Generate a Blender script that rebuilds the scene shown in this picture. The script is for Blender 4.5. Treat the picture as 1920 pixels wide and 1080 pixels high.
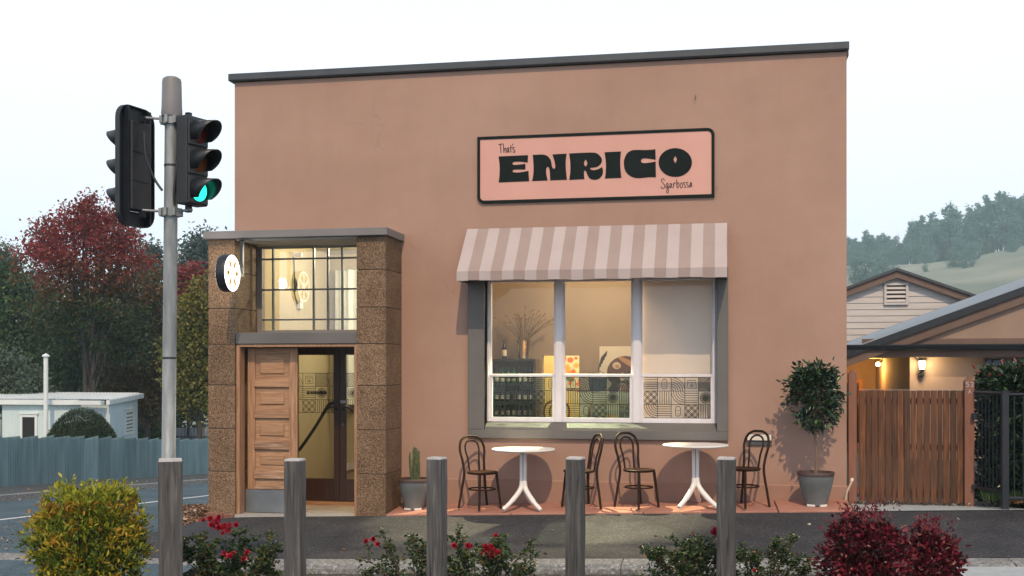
import bpy, bmesh, math, random
import numpy as np
from mathutils import Vector, Matrix

for _o in list(bpy.data.objects):
    bpy.data.objects.remove(_o)
SC = bpy.context.scene
COL = SC.collection
R = math.radians
# ------------------------------------------------------------------ camera, sky, sun, exposure
EYE = 1.7175
YAW = math.atan(2100 / 11000)
cam_d = bpy.data.cameras.new('camera')
cam = bpy.data.objects.new('camera', cam_d)
COL.objects.link(cam)
cam.location = (0, -14.6, EYE)
cam.rotation_euler = (R(90), 0, YAW)
cam_d.sensor_width = 36
cam_d.lens = 2100 / 1920 * 36
cam_d.shift_y = 150 / 1920
cam_d.clip_start = 0.1
cam_d.clip_end = 3000
SC.camera = cam

SUN_EL, SUN_AZ = 47, 14          # degrees; azimuth measured from straight in front of the facade towards +X
w = bpy.data.worlds.new('World')
SC.world = w
w.use_nodes = True
nt = w.node_tree
nt.nodes.clear()
sky = nt.nodes.new('ShaderNodeTexSky')
sky.sky_type = 'NISHITA'
sky.sun_disc = False
sky.sun_elevation = R(SUN_EL)
sky.sun_rotation = R(180 - SUN_AZ)
sky.air_density = 1.0
sky.dust_density = 0.6
sky.ozone_density = 1.0
bg = nt.nodes.new('ShaderNodeBackground')
bg.inputs['Strength'].default_value = 0.15
wo = nt.nodes.new('ShaderNodeOutputWorld')
veil = nt.nodes.new('ShaderNodeMix')          # white haze, thick near the horizon, thinning to clear blue overhead
veil.data_type = 'RGBA'
veil.inputs[7].default_value = (7.8, 8.2, 8.9, 1)
_tc = nt.nodes.new('ShaderNodeTexCoord')
_sx = nt.nodes.new('ShaderNodeSeparateXYZ')
_mr = nt.nodes.new('ShaderNodeMapRange')
_mr.inputs['From Min'].default_value = 0.27; _mr.inputs['From Max'].default_value = 0.85
_mr.inputs['To Min'].default_value = 0.97; _mr.inputs['To Max'].default_value = 0.15
nt.links.new(_tc.outputs['Generated'], _sx.inputs[0])
nt.links.new(_sx.outputs['Z'], _mr.inputs['Value'])
nt.links.new(_mr.outputs[0], veil.inputs[0])
nt.links.new(sky.outputs[0], veil.inputs[6])
nt.links.new(veil.outputs[2], bg.inputs[0])
nt.links.new(bg.outputs[0], wo.inputs[0])

sun_d = bpy.data.lights.new('sun', 'SUN')
sun_d.energy = 2.8
sun_d.angle = R(0.8)
sun_d.color = (1.0, 0.74, 0.46)
sun = bpy.data.objects.new('sun', sun_d)
COL.objects.link(sun)
_dir = Vector((-math.cos(R(SUN_EL)) * math.sin(R(SUN_AZ)), math.cos(R(SUN_EL)) * math.cos(R(SUN_AZ)), -math.sin(R(SUN_EL))))
sun.rotation_euler = _dir.to_track_quat('-Z', 'Y').to_euler()
sun.location = (3, -10, 12)

SC.view_settings.view_transform = 'Standard'
SC.view_settings.look = 'None'
SC.view_settings.gamma = 1
SC.view_settings.exposure = 0.0
SC.view_settings.use_curve_mapping = False
SC.render.engine = 'CYCLES'
cy = SC.cycles
cy.use_denoising = True
cy.max_bounces = 8
cy.diffuse_bounces = 3
cy.glossy_bounces = 3
cy.transmission_bounces = 4
cy.transparent_max_bounces = 12
cy.volume_bounces = 2
cy.caustics_reflective = False
cy.caustics_refractive = False
cy.sample_clamp_indirect = 6
SC.render.film_transparent = False

# ------------------------------------------------------------------ helpers
def tag(o, label=None, cat=None, group=None, kind=None):
    if label: o['label'] = label
    if cat: o['category'] = cat
    if group: o['group'] = group
    if kind: o['kind'] = kind
    return o

def thing(name, label, cat, loc=(0, 0, 0), rz=0.0, group=None):
    o = bpy.data.objects.new(name, None)
    o.empty_display_size = 0.1
    COL.objects.link(o)
    o.location = loc
    o.rotation_euler = (0, 0, rz)
    return tag(o, label, cat, group)

def kids(o):
    return [c for c in COL.objects if c.parent == o]

def copy_tree(o, parent=None):
    c = o.copy()
    COL.objects.link(c)
    c.parent = parent
    for ch in list(o.children):
        copy_tree(ch, c)
    return c

class MB:
    def __init__(self):
        self.v, self.f, self.mi = [], [], []
    def add(self, vs, fs, m=0):
        b = len(self.v)
        self.v += [tuple(p) for p in vs]
        for f in fs:
            self.f.append(tuple(i + b for i in f))
            self.mi.append(m)
        return self
    def box(self, x0, x1, y0, y1, z0, z1, m=0):
        return self.add([(x0, y0, z0), (x1, y0, z0), (x1, y1, z0), (x0, y1, z0), (x0, y0, z1), (x1, y0, z1), (x1, y1, z1), (x0, y1, z1)],
                        [(0, 3, 2, 1), (4, 5, 6, 7), (0, 1, 5, 4), (1, 2, 6, 5), (2, 3, 7, 6), (3, 0, 4, 7)], m)
    def hexa(self, bot, top, m=0):
        n = len(bot)
        return self.add(list(bot) + list(top), [tuple(reversed(range(n))), tuple(range(n, 2 * n))] + [(i, (i + 1) % n, n + (i + 1) % n, n + i) for i in range(n)], m)
    def prism(self, poly, axis, a, b, m=0):
        def mk(p, t):
            return (t, p[0], p[1]) if axis == 'x' else (p[0], t, p[1]) if axis == 'y' else (p[0], p[1], t)
        return self.hexa([mk(p, a) for p in poly], [mk(p, b) for p in poly], m)
    def quad(self, *ps, m=0):
        return self.add(ps, [tuple(range(len(ps)))], m)
    def tube(self, path, r, n=8, closed=False, caps=True, m=0, flat=1.0):
        P = [Vector(p) for p in path]
        N = len(P)
        rs = r if isinstance(r, (list, tuple)) else [r] * N
        vs, fs, up = [], [], None
        for i in range(N):
            if closed: t = P[(i + 1) % N] - P[i - 1]
            else: t = P[min(i + 1, N - 1)] - P[max(i - 1, 0)]
            if t.length < 1e-9: t = Vector((0, 0, 1))
            t.normalize()
            if up is None:
                up = Vector((0, 0, 1)) if abs(t.z) < 0.9 else Vector((0, 1, 0))
            s = t.cross(up)
            if s.length < 1e-6: s = t.orthogonal()
            s.normalize()
            up = s.cross(t).normalized()
            for k in range(n):
                a = 2 * math.pi * k / n
                vs.append(P[i] + (s * math.cos(a) + up * math.sin(a) * flat) * rs[i])
        for i in range(N if closed else N - 1):
            j = (i + 1) % N
            for k in range(n):
                k2 = (k + 1) % n
                fs.append((i * n + k, i * n + k2, j * n + k2, j * n + k))
        if caps and not closed:
            fs.append(tuple(reversed(range(n))))
            fs.append(tuple(range((N - 1) * n, N * n)))
        return self.add(vs, fs, m)
    def lathe(self, prof, n=24, c=(0, 0), m=0, axis='z', cap=True):
        vs, fs = [], []
        for (r, z) in prof:
            for k in range(n):
                a = 2 * math.pi * k / n
                x, y = r * math.cos(a), r * math.sin(a)
                vs.append((c[0] + x, c[1] + y, z) if axis == 'z' else (c[0] + x, z, c[1] + y) if axis == 'y' else (z, c[0] + x, c[1] + y))
        for i in range(len(prof) - 1):
            for k in range(n):
                k2 = (k + 1) % n
                fs.append((i * n + k, i * n + k2, (i + 1) * n + k2, (i + 1) * n + k))
        if cap:
            fs.append(tuple(reversed(range(n))))
            fs.append(tuple(range((len(prof) - 1) * n, len(prof) * n)))
        return self.add(vs, fs, m)
    def ribbon(self, path, w, y, closed=False, m=0):
        """flat strip of width w in the plane y, path of (x, z)"""
        P = [Vector(p) for p in path]
        N = len(P)
        vs, fs = [], []
        for i in range(N):
            if closed: t = P[(i + 1) % N] - P[i - 1]
            else: t = P[min(i + 1, N - 1)] - P[max(i - 1, 0)]
            if t.length < 1e-9: t = Vector((1, 0))
            t.normalize()
            q = Vector((-t.y, t.x)) * w / 2
            vs += [(P[i].x + q.x, y, P[i].y + q.y), (P[i].x - q.x, y, P[i].y - q.y)]
        for i in range(N if closed else N - 1):
            j = (i + 1) % N
            fs.append((2 * i, 2 * i + 1, 2 * j + 1, 2 * j))
        return self.add(vs, fs, m)
    def build(self, name, mats, parent=None, loc=None, rz=None, smooth=None, bevel=0, fixn=True, seg=1):
        me = bpy.data.meshes.new(name)
        me.from_pydata(self.v, [], self.f)
        if not isinstance(mats, (list, tuple)): mats = [mats]
        for mm in mats: me.materials.append(mm)
        if len(mats) > 1: me.polygons.foreach_set('material_index', self.mi)
        if fixn:
            bm = bmesh.new(); bm.from_mesh(me)
            bmesh.ops.recalc_face_normals(bm, faces=bm.faces)
            bm.to_mesh(me); bm.free()
        if smooth is not None:
            me.polygons.foreach_set('use_smooth', [True] * len(me.polygons))
            me.set_sharp_from_angle(angle=R(smooth))
        me.update()
        o = bpy.data.objects.new(name, me)
        COL.objects.link(o)
        if parent is not None: o.parent = parent
        if loc is not None: o.location = loc
        if rz is not None: o.rotation_euler = (0, 0, rz)
        if bevel:
            b = o.modifiers.new('bevel', 'BEVEL')
            b.width = bevel; b.segments = seg; b.limit_method = 'ANGLE'; b.angle_limit = R(35)
        return o

def linked(o, name=None, parent=None, loc=None, rot=None, scale=None):
    """another object sharing o's mesh"""
    c = o.copy()
    COL.objects.link(c)
    c.parent = parent if parent is not None else o.parent
    if loc is not None: c.location = loc
    if rot is not None: c.rotation_euler = rot
    if scale is not None: c.scale = scale
    return c

def smooth_path(pts, n=6, closed=False):
    P = [Vector(p) for p in pts]
    out, N = [], len(P)
    last = N if closed else N - 1
    for i in range(last):
        p1, p2 = P[i], P[(i + 1) % N]
        p0 = P[i - 1] if (closed or i > 0) else p1
        p3 = P[(i + 2) % N] if (closed or i + 2 < N) else p2
        for j in range(n):
            t = j / n
            out.append(.5 * ((2 * p1) + (p2 - p0) * t + (2 * p0 - 5 * p1 + 4 * p2 - p3) * t * t + (3 * p1 - p0 - 3 * p2 + p3) * t ** 3))
    if not closed: out.append(P[-1])
    return out

# ------------------------------------------------------------------ materials
MATS = {}
def new_mat(name):
    m = bpy.data.materials.new(name)
    m.use_nodes = True
    m.use_transparent_shadow = True
    n = m.node_tree
    b = n.nodes['Principled BSDF']
    MATS[name] = m
    return m, n, b

def node(n, typ, **kw):
    x = n.nodes.new(typ)
    for k, v in kw.items():
        if k in x.inputs: x.inputs[k].default_value = v
        else: setattr(x, k, v)
    return x

def ramp(n, stops):
    r = n.nodes.new('ShaderNodeValToRGB')
    e = r.color_ramp.elements
    while len(e) > 1: e.remove(e[0])
    e[0].position, e[0].color = stops[0][0], tuple(stops[0][1]) + (1,)
    for p, c in stops[1:]:
        q = e.new(p); q.color = tuple(c) + (1,)
    return r

def coords(n, stretch=(1, 1, 1), rand=False):
    tc = n.nodes.new('ShaderNodeTexCoord')
    mp = n.nodes.new('ShaderNodeMapping')
    mp.inputs['Scale'].default_value = stretch
    n.links.new(tc.outputs['Object'], mp.inputs['Vector'])
    if rand:
        oi = n.nodes.new('ShaderNodeObjectInfo')
        mu = n.nodes.new('ShaderNodeMath'); mu.operation = 'MULTIPLY'; mu.inputs[1].default_value = 37.0
        n.links.new(oi.outputs['Random'], mu.inputs[0])
        cb = n.nodes.new('ShaderNodeCombineXYZ')
        for i in range(3): n.links.new(mu.outputs[0], cb.inputs[i])
        n.links.new(cb.outputs[0], mp.inputs['Location'])
    return mp.outputs[0]

def surf(name, stops, scale=4, detail=6, rough=.7, bump=.15, bscale=60, bdist=.01, stretch=(1, 1, 1), metal=0, spec=.5, rand=False, vary=0, dist=0, rvar=0, bstretch=None):
    """noise-coloured surface: stops = colours from low to high noise"""
    m, n, b = new_mat(name)
    L = n.links.new
    co = coords(n, stretch, rand)
    nz = node(n, 'ShaderNodeTexNoise', Scale=scale, Detail=detail, Roughness=.6, Distortion=dist)
    L(co, nz.inputs['Vector'])
    k = len(stops)
    rp = ramp(n, [(.3 + .4 * i / max(1, k - 1), c) for i, c in enumerate(stops)])
    L(nz.outputs['Fac'], rp.inputs[0])
    colout = rp.outputs[0]
    if vary:
        oi = n.nodes.new('ShaderNodeObjectInfo')
        mr = node(n, 'ShaderNodeMapRange'); mr.inputs['To Min'].default_value = 1 - vary; mr.inputs['To Max'].default_value = 1 + vary
        L(oi.outputs['Random'], mr.inputs['Value'])
        hs = node(n, 'ShaderNodeHueSaturation')
        L(mr.outputs[0], hs.inputs['Value']); L(colout, hs.inputs['Color'])
        colout = hs.outputs[0]
    L(colout, b.inputs['Base Color'])
    b.inputs['Roughness'].default_value = rough
    b.inputs['Metallic'].default_value = metal
    b.inputs['Specular IOR Level'].default_value = spec
    if rvar:
        mr = node(n, 'ShaderNodeMapRange'); mr.inputs['To Min'].default_value = rough - rvar; mr.inputs['To Max'].default_value = rough + rvar
        L(nz.outputs['Fac'], mr.inputs['Value']); L(mr.outputs[0], b.inputs['Roughness'])
    if bump:
        nb = node(n, 'ShaderNodeTexNoise', Scale=bscale, Detail=4, Roughness=.6)
        L(co if bstretch is None else coords(n, bstretch, rand), nb.inputs['Vector'])
        bp = node(n, 'ShaderNodeBump', Strength=bump, Distance=bdist)
        L(nb.outputs['Fac'], bp.inputs['Height']); L(bp.outputs[0], b.inputs['Normal'])
    return m

def plain(name, c, rough=.5, metal=0, spec=.5, emit=None, es=0):
    m, n, b = new_mat(name)
    b.inputs['Base Color'].default_value = tuple(c) + (1,)
    b.inputs['Roughness'].default_value = rough
    b.inputs['Metallic'].default_value = metal
    b.inputs['Specular IOR Level'].default_value = spec
    if emit:
        b.inputs['Emission Color'].default_value = tuple(emit) + (1,)
        b.inputs['Emission Strength'].default_value = es
    return m

def leafmat(name, stops, rough=.45, trans=.25, spec=.4):
    m, n, b = new_mat(name)
    L = n.links.new
    at = n.nodes.new('ShaderNodeAttribute'); at.attribute_name = 'tint'
    rp = ramp(n, [(i / max(1, len(stops) - 1), c) for i, c in enumerate(stops)])
    L(at.outputs['Fac'], rp.inputs[0]); L(rp.outputs[0], b.inputs['Base Color'])
    b.inputs['Roughness'].default_value = rough
    b.inputs['Specular IOR Level'].default_value = spec
    tr = n.nodes.new('ShaderNodeBsdfTranslucent')
    L(rp.outputs[0], tr.inputs['Color'])
    mx = n.nodes.new('ShaderNodeMixShader'); mx.inputs[0].default_value = trans
    L(b.outputs[0], mx.inputs[1]); L(tr.outputs[0], mx.inputs[2])
    L(mx.outputs[0], n.nodes['Material Output'].inputs['Surface'])
    return m

def glassmat(name, tint=(1, 1, 1), ior=1.5, rough=0.0):
    m, n, b = new_mat(name)
    L = n.links.new
    n.nodes.remove(b)
    tr = n.nodes.new('ShaderNodeBsdfTransparent'); tr.inputs[0].default_value = tuple(tint) + (1,)
    gl = n.nodes.new('ShaderNodeBsdfGlossy'); gl.inputs['Roughness'].default_value = rough
    fr = n.nodes.new('ShaderNodeFresnel'); fr.inputs['IOR'].default_value = ior
    ge = n.nodes.new('ShaderNodeNewGeometry')          # a thin pane: the same reflectance from both sides
    mi = n.nodes.new('ShaderNodeMix'); mi.data_type = 'FLOAT'
    mi.inputs[2].default_value = ior; mi.inputs[3].default_value = 1 / ior
    L(ge.outputs['Backfacing'], mi.inputs[0]); L(mi.outputs[0], fr.inputs['IOR'])
    mx = n.nodes.new('ShaderNodeMixShader')
    L(fr.outputs[0], mx.inputs[0]); L(tr.outputs[0], mx.inputs[1]); L(gl.outputs[0], mx.inputs[2])
    L(mx.outputs[0], n.nodes['Material Output'].inputs['Surface'])
    return m

# ------------------------------------------------------------------ foliage
def unit(a):
    return a / np.maximum(np.linalg.norm(a, axis=1, keepdims=True), 1e-9)

def leaves(name, P, A, size, wid, tint, mat, rng, parent=None, fold=.25, big=False, loc=None):
    """a mesh of N separate folded leaves at P along A"""
    N = len(P)
    A = unit(A)
    Nn = rng.normal(size=(N, 3)); Nn[:, 2] += .8
    S = unit(np.cross(A, Nn)); Nn = np.cross(S, A)
    size = np.broadcast_to(np.asarray(size, float), (N,))[:, None] * rng.uniform(.7, 1.25, (N, 1))
    W = size * wid
    if big:
        K = 6
        q = [P, P + A * size * .35 + S * W * .5 + Nn * W * fold, P + A * size * .7 + S * W * .36 + Nn * W * fold * .5, P + A * size - Nn * size * .1,
             P + A * size * .7 - S * W * .36 + Nn * W * fold * .5, P + A * size * .35 - S * W * .5 + Nn * W * fold]
        face = [[0, 1, 2, 3], [0, 3, 4, 5]]; nl = 4
    else:
        K = 4
        q = [P, P + A * size * .5 + S * W * .5 + Nn * W * fold, P + A * size, P + A * size * .5 - S * W * .5 + Nn * W * fold]
        face = [[0, 1, 2], [0, 2, 3]]; nl = 3
    V = np.stack(q, 1).reshape(-1, 3).astype(np.float32)
    F = (np.arange(N)[:, None, None] * K + np.array(face)[None]).reshape(-1).astype(np.int32)
    nf = N * 2
    me = bpy.data.meshes.new(name)
    me.vertices.add(len(V)); me.vertices.foreach_set('co', V.ravel())
    me.loops.add(len(F)); me.loops.foreach_set('vertex_index', F)
    me.polygons.add(nf)
    me.polygons.foreach_set('loop_start', np.arange(nf, dtype=np.int32) * nl)
    at = me.attributes.new('tint', 'FLOAT', 'POINT')
    at.data.foreach_set('value', np.repeat(np.clip(tint, 0, 1).astype(np.float32), K))
    me.materials.append(mat)
    me.update(); me.validate()
    o = bpy.data.objects.new(name, me)
    COL.objects.link(o)
    if parent is not None: o.parent = parent
    if loc is not None: o.location = loc
    return o

def in_blobs(rng, blobs, n, shell=.0):
    """n points spread through ellipsoids (cx,cy,cz,rx,ry,rz); shell>0 pushes them to the outside; returns points, outward directions"""
    b = np.array(blobs, float)
    vol = (b[:, 3] * b[:, 4] * b[:, 5]); idx = rng.choice(len(b), n, p=vol / vol.sum())
    d = unit(rng.normal(size=(n, 3)))
    r = rng.uniform(shell ** 3, 1, (n, 1)) ** (1 / 3)
    return b[idx, :3] + d * r * b[idx, 3:], unit(d / b[idx, 3:])

def clumpy(rng, blobs, nclump, per, cr, shell=.3):
    C, D = in_blobs(rng, blobs, nclump, shell)
    P = np.repeat(C, per, 0) + rng.normal(size=(nclump * per, 3)) * cr
    Dd = np.repeat(D, per, 0)
    ct = np.repeat(rng.uniform(0, 1, nclump), per)
    return P, Dd, ct, C
# ------------------------------------------------------------------ material library
stucco = surf('stucco', [(.332, .208, .160), (.370, .236, .184), (.408, .266, .211)], scale=.45, detail=9, rough=.85, bump=.35, bscale=26, bdist=.006, stretch=(1, 1, 1.7), spec=.2)
# faint marks of old repairs and rain streaks in the render coat
_n = stucco.node_tree
_b = _n.nodes['Principled BSDF']
_src = _b.inputs['Base Color'].links[0].from_socket
_nz = node(_n, 'ShaderNodeTexNoise', Scale=1.0, Detail=8, Roughness=.7)
_n.links.new(coords(_n, (2.5, 2.5, .7)), _nz.inputs['Vector'])
_rp = ramp(_n, [(.42, (.86, .85, .84)), (.52, (1, 1, 1)), (.72, (1.0, 1.0, 1.0)), (.8, (1.12, 1.1, 1.08))])
_n.links.new(_nz.outputs['Fac'], _rp.inputs[0])
_mx = _n.nodes.new('ShaderNodeMix'); _mx.data_type = 'RGBA'; _mx.blend_type = 'MULTIPLY'; _mx.inputs[0].default_value = .22
_n.links.new(_src, _mx.inputs[6]); _n.links.new(_rp.outputs[0], _mx.inputs[7])
# hairline cracks
_vo = node(_n, 'ShaderNodeTexVoronoi', Scale=.55); _vo.feature = 'DISTANCE_TO_EDGE'
_nd = node(_n, 'ShaderNodeTexNoise', Scale=2.2, Detail=6, Roughness=.65)
_n.links.new(coords(_n, (1, 1, 1)), _nd.inputs['Vector'])
_va = _n.nodes.new('ShaderNodeVectorMath'); _va.operation = 'MULTIPLY_ADD'; _va.inputs[1].default_value = (.5, .5, .5)
_n.links.new(_nd.outputs['Color'], _va.inputs[0]); _n.links.new(coords(_n), _va.inputs[2]); _n.links.new(_va.outputs[0], _vo.inputs['Vector'])
_rc = ramp(_n, [(0, (.84, .83, .82)), (.002, (.90, .89, .88)), (.0045, (1, 1, 1))])
_n.links.new(_vo.outputs['Distance'], _rc.inputs[0])
_nm = node(_n, 'ShaderNodeTexNoise', Scale=.9, Detail=2); _n.links.new(coords(_n), _nm.inputs['Vector'])
_rm = ramp(_n, [(.58, (0, 0, 0)), (.66, (1, 1, 1))]); _n.links.new(_nm.outputs['Fac'], _rm.inputs[0])
_m3 = _n.nodes.new('ShaderNodeMix'); _m3.data_type = 'RGBA'; _m3.blend_type = 'MULTIPLY'
_n.links.new(_rm.outputs[0], _m3.inputs[0]); _n.links.new(_mx.outputs[2], _m3.inputs[6]); _n.links.new(_rc.outputs[0], _m3.inputs[7])
_n.links.new(_m3.outputs[2], _b.inputs['Base Color'])

plinth_m = surf('plinth_render', [(.305, .182, .138), (.355, .216, .166)], scale=1.2, detail=8, rough=.85, bump=.3, bscale=30, spec=.2)
greytrim = surf('grey_trim', [(.105, .10, .098), (.135, .128, .124)], scale=2, detail=6, rough=.6, bump=.12, bscale=40, bdist=.004)
canopy_grey = surf('canopy_grey', [(.16, .155, .155), (.20, .19, .19)], scale=2, detail=6, rough=.6, bump=.12, bscale=40, bdist=.004)
cap_metal = surf('cap_metal', [(.045, .052, .06), (.065, .072, .08)], scale=3, rough=.45, bump=.05, metal=.2)
ceil_white = surf('soffit_paint', [(.42, .41, .40), (.5, .49, .47)], scale=2, rough=.7, bump=.05)
white_paint = surf('white_paint', [(.60, .58, .62), (.72, .70, .74)], scale=6, detail=8, rough=.5, bump=.2, bscale=45, bdist=.004, stretch=(1, 1, .3))
steel_dark = surf('steel_bar_paint', [(.05, .06, .065), (.10, .105, .11)], scale=12, rough=.5, bump=.05)
black_metal = surf('black_metal', [(.008, .011, .017), (.016, .02, .028)], scale=6, rough=.42, bump=.04)
black_plain = surf('black_plastic', [(.013, .015, .018), (.022, .024, .028)], scale=8, rough=.5, bump=.08, bscale=90, bdist=.002)

def granite_mat():
    m, n, b = new_mat('granite')
    L = n.links.new
    co = coords(n, (1, 1, 1), True)
    v = node(n, 'ShaderNodeTexVoronoi', Scale=120.0)
    L(co, v.inputs['Vector'])
    rp = ramp(n, [(0, (.05, .030, .018)), (.18, (.09, .053, .032)), (.36, (.155, .093, .054)), (.62, (.205, .13, .078)), (.85, (.26, .175, .11)), (1, (.36, .27, .19))])
    sep = n.nodes.new('ShaderNodeSeparateColor')
    L(v.outputs['Color'], sep.inputs[0]); L(sep.outputs[0], rp.inputs[0])
    nz = node(n, 'ShaderNodeTexNoise', Scale=3.0, Detail=8.0)
    L(co, nz.inputs['Vector'])
    r2 = ramp(n, [(.35, (.72, .69, .66)), (.6, (1, 1, 1))])
    L(nz.outputs['Fac'], r2.inputs[0])
    mx = n.nodes.new('ShaderNodeMix'); mx.data_type = 'RGBA'; mx.blend_type = 'MULTIPLY'; mx.inputs[0].default_value = .8
    L(rp.outputs[0], mx.inputs[6]); L(r2.outputs[0], mx.inputs[7]); oi = n.nodes.new('ShaderNodeObjectInfo')
    mr = node(n, 'ShaderNodeMapRange'); mr.inputs['To Min'].default_value = .82; mr.inputs['To Max'].default_value = 1.15
    hs = node(n, 'ShaderNodeHueSaturation'); L(oi.outputs['Random'], mr.inputs['Value']); L(mr.outputs[0], hs.inputs['Value']); L(mx.outputs[2], hs.inputs['Color'])
    L(hs.outputs[0], b.inputs['Base Color'])
    b.inputs['Roughness'].default_value = .75
    b.inputs['Specular IOR Level'].default_value = .3
    bp = node(n, 'ShaderNodeBump', Strength=.35, Distance=.003)
    L(v.outputs['Distance'], bp.inputs['Height']); L(bp.outputs[0], b.inputs['Normal'])
    return m
granite = granite_mat()
mortar = surf('mortar', [(.06, .045, .035), (.10, .08, .06)], scale=20, rough=.9)

def wood(name, cols, axis='z', rough=.6, scale=3, vary=.12, bump=.35, knots=True):
    st = {'z': (14, 14, .9), 'x': (.9, 14, 14)}[axis]
    m = surf(name, cols, scale=scale, detail=9, rough=rough, bump=bump, bscale=6, bdist=.003, stretch=st, rand=True, vary=vary, dist=.6, bstretch=tuple(3 * s for s in st))
    return m
door_v = wood('door_timber_upright', [(.21, .10, .048), (.34, .19, .105), (.43, .26, .155)], 'z')
door_h = wood('door_timber_level', [(.23, .115, .058), (.355, .20, .11), (.44, .27, .16)], 'x')
door_worn = wood('door_timber_worn', [(.14, .07, .04), (.30, .17, .10), (.52, .38, .27)], 'x', scale=4)
dark_wood = wood('dark_door_timber', [(.018, .006, .003), (.05, .017, .008)], 'z', rough=.4, bump=.1)
bollard_m = wood('weathered_timber', [(.028, .028, .030), (.060, .060, .062), (.092, .090, .090), (.155, .152, .15)], 'z', rough=.9, scale=2.6, vary=.15, bump=.8)
# splits along the grain
_n = bollard_m.node_tree; _b = _n.nodes['Principled BSDF']
_src = _b.inputs['Base Color'].links[0].from_socket
_nz = node(_n, 'ShaderNodeTexNoise', Scale=1.0, Detail=3, Roughness=.5)
_n.links.new(coords(_n, (38, 38, 1.3), True), _nz.inputs['Vector'])
_rp = ramp(_n, [(.30, (.16, .16, .16)), (.35, (1, 1, 1)), (1, (1, 1, 1))])
_n.links.new(_nz.outputs['Fac'], _rp.inputs[0])
_mx = _n.nodes.new('ShaderNodeMix'); _mx.data_type = 'RGBA'; _mx.blend_type = 'MULTIPLY'; _mx.inputs[0].default_value = 1
_n.links.new(_src, _mx.inputs[6]); _n.links.new(_rp.outputs[0], _mx.inputs[7]); _n.links.new(_mx.outputs[2], _b.inputs['Base Color'])
endgrain = surf('end_grain', [(.30, .30, .31), (.52, .52, .53)], scale=30, rough=.9, bump=.4, bscale=80)
gate_wood = wood('gate_timber', [(.032, .011, .003), (.098, .034, .010), (.17, .064, .02)], 'z', rough=.55, vary=.38)
gatepost_m = surf('gate_post_paint', [(.20, .085, .055), (.26, .115, .075)], scale=5, rough=.7, bump=.2, stretch=(4, 4, .6))
bent_wood = surf('bentwood_stain', [(.018, .008, .005), (.036, .016, .009)], scale=8, rough=.5, bump=.05, spec=.15)
table_m = surf('table_white', [(.70, .68, .66), (.80, .78, .76)], scale=3, rough=.4, bump=.05)
terracotta = surf('terracotta_slab', [(.30, .135, .095), (.37, .175, .13), (.43, .22, .165)], scale=3, detail=8, rough=.8, bump=.25, bscale=60, rand=True, vary=.06)
joint_m = surf('dark_joint', [(.03, .02, .016), (.06, .04, .03)], scale=20, rough=.9)
concrete = surf('kerb_concrete', [(.11, .12, .12), (.19, .195, .195), (.29, .295, .295)], scale=22, detail=9, rough=.9, bump=.6, bscale=90, bdist=.006)
_n = concrete.node_tree; _b = _n.nodes['Principled BSDF']
_src = _b.inputs['Base Color'].links[0].from_socket
_vo = node(_n, 'ShaderNodeTexVoronoi', Scale=60.0, Randomness=1.0)
_n.links.new(coords(_n), _vo.inputs['Vector'])
_sp = _n.nodes.new('ShaderNodeSeparateColor'); _n.links.new(_vo.outputs['Color'], _sp.inputs[0])
_rp = ramp(_n, [(0, (.6, .6, .6)), (.55, (1, 1, 1)), (.84, (1.1, 1.1, 1.1)), (.90, (2.2, 2.2, 2.15))])
_n.links.new(_sp.outputs[0], _rp.inputs[0])
_mx = _n.nodes.new('ShaderNodeMix'); _mx.data_type = 'RGBA'; _mx.blend_type = 'MULTIPLY'; _mx.inputs[0].default_value = .55
_n.links.new(_src, _mx.inputs[6]); _n.links.new(_rp.outputs[0], _mx.inputs[7]); _n.links.new(_mx.outputs[2], _b.inputs['Base Color'])
concrete_dirty = surf('kerb_face', [(.02, .018, .016), (.06, .055, .05), (.18, .17, .16)], scale=14, detail=9, rough=.95, bump=.5, bscale=60)
pale_concrete = surf('pale_concrete', [(.30, .34, .36), (.40, .44, .46)], scale=9, detail=8, rough=.85, bump=.25, bscale=70)
mulch_m = surf('bark_mulch', [(.02, .012, .008), (.07, .04, .025), (.16, .10, .07)], scale=35, detail=8, rough=.95, bump=1, bscale=50, bdist=.02)
soil_m = surf('soil', [(.03, .022, .016), (.06, .045, .032)], scale=15, rough=.95, bump=.6)

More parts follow.
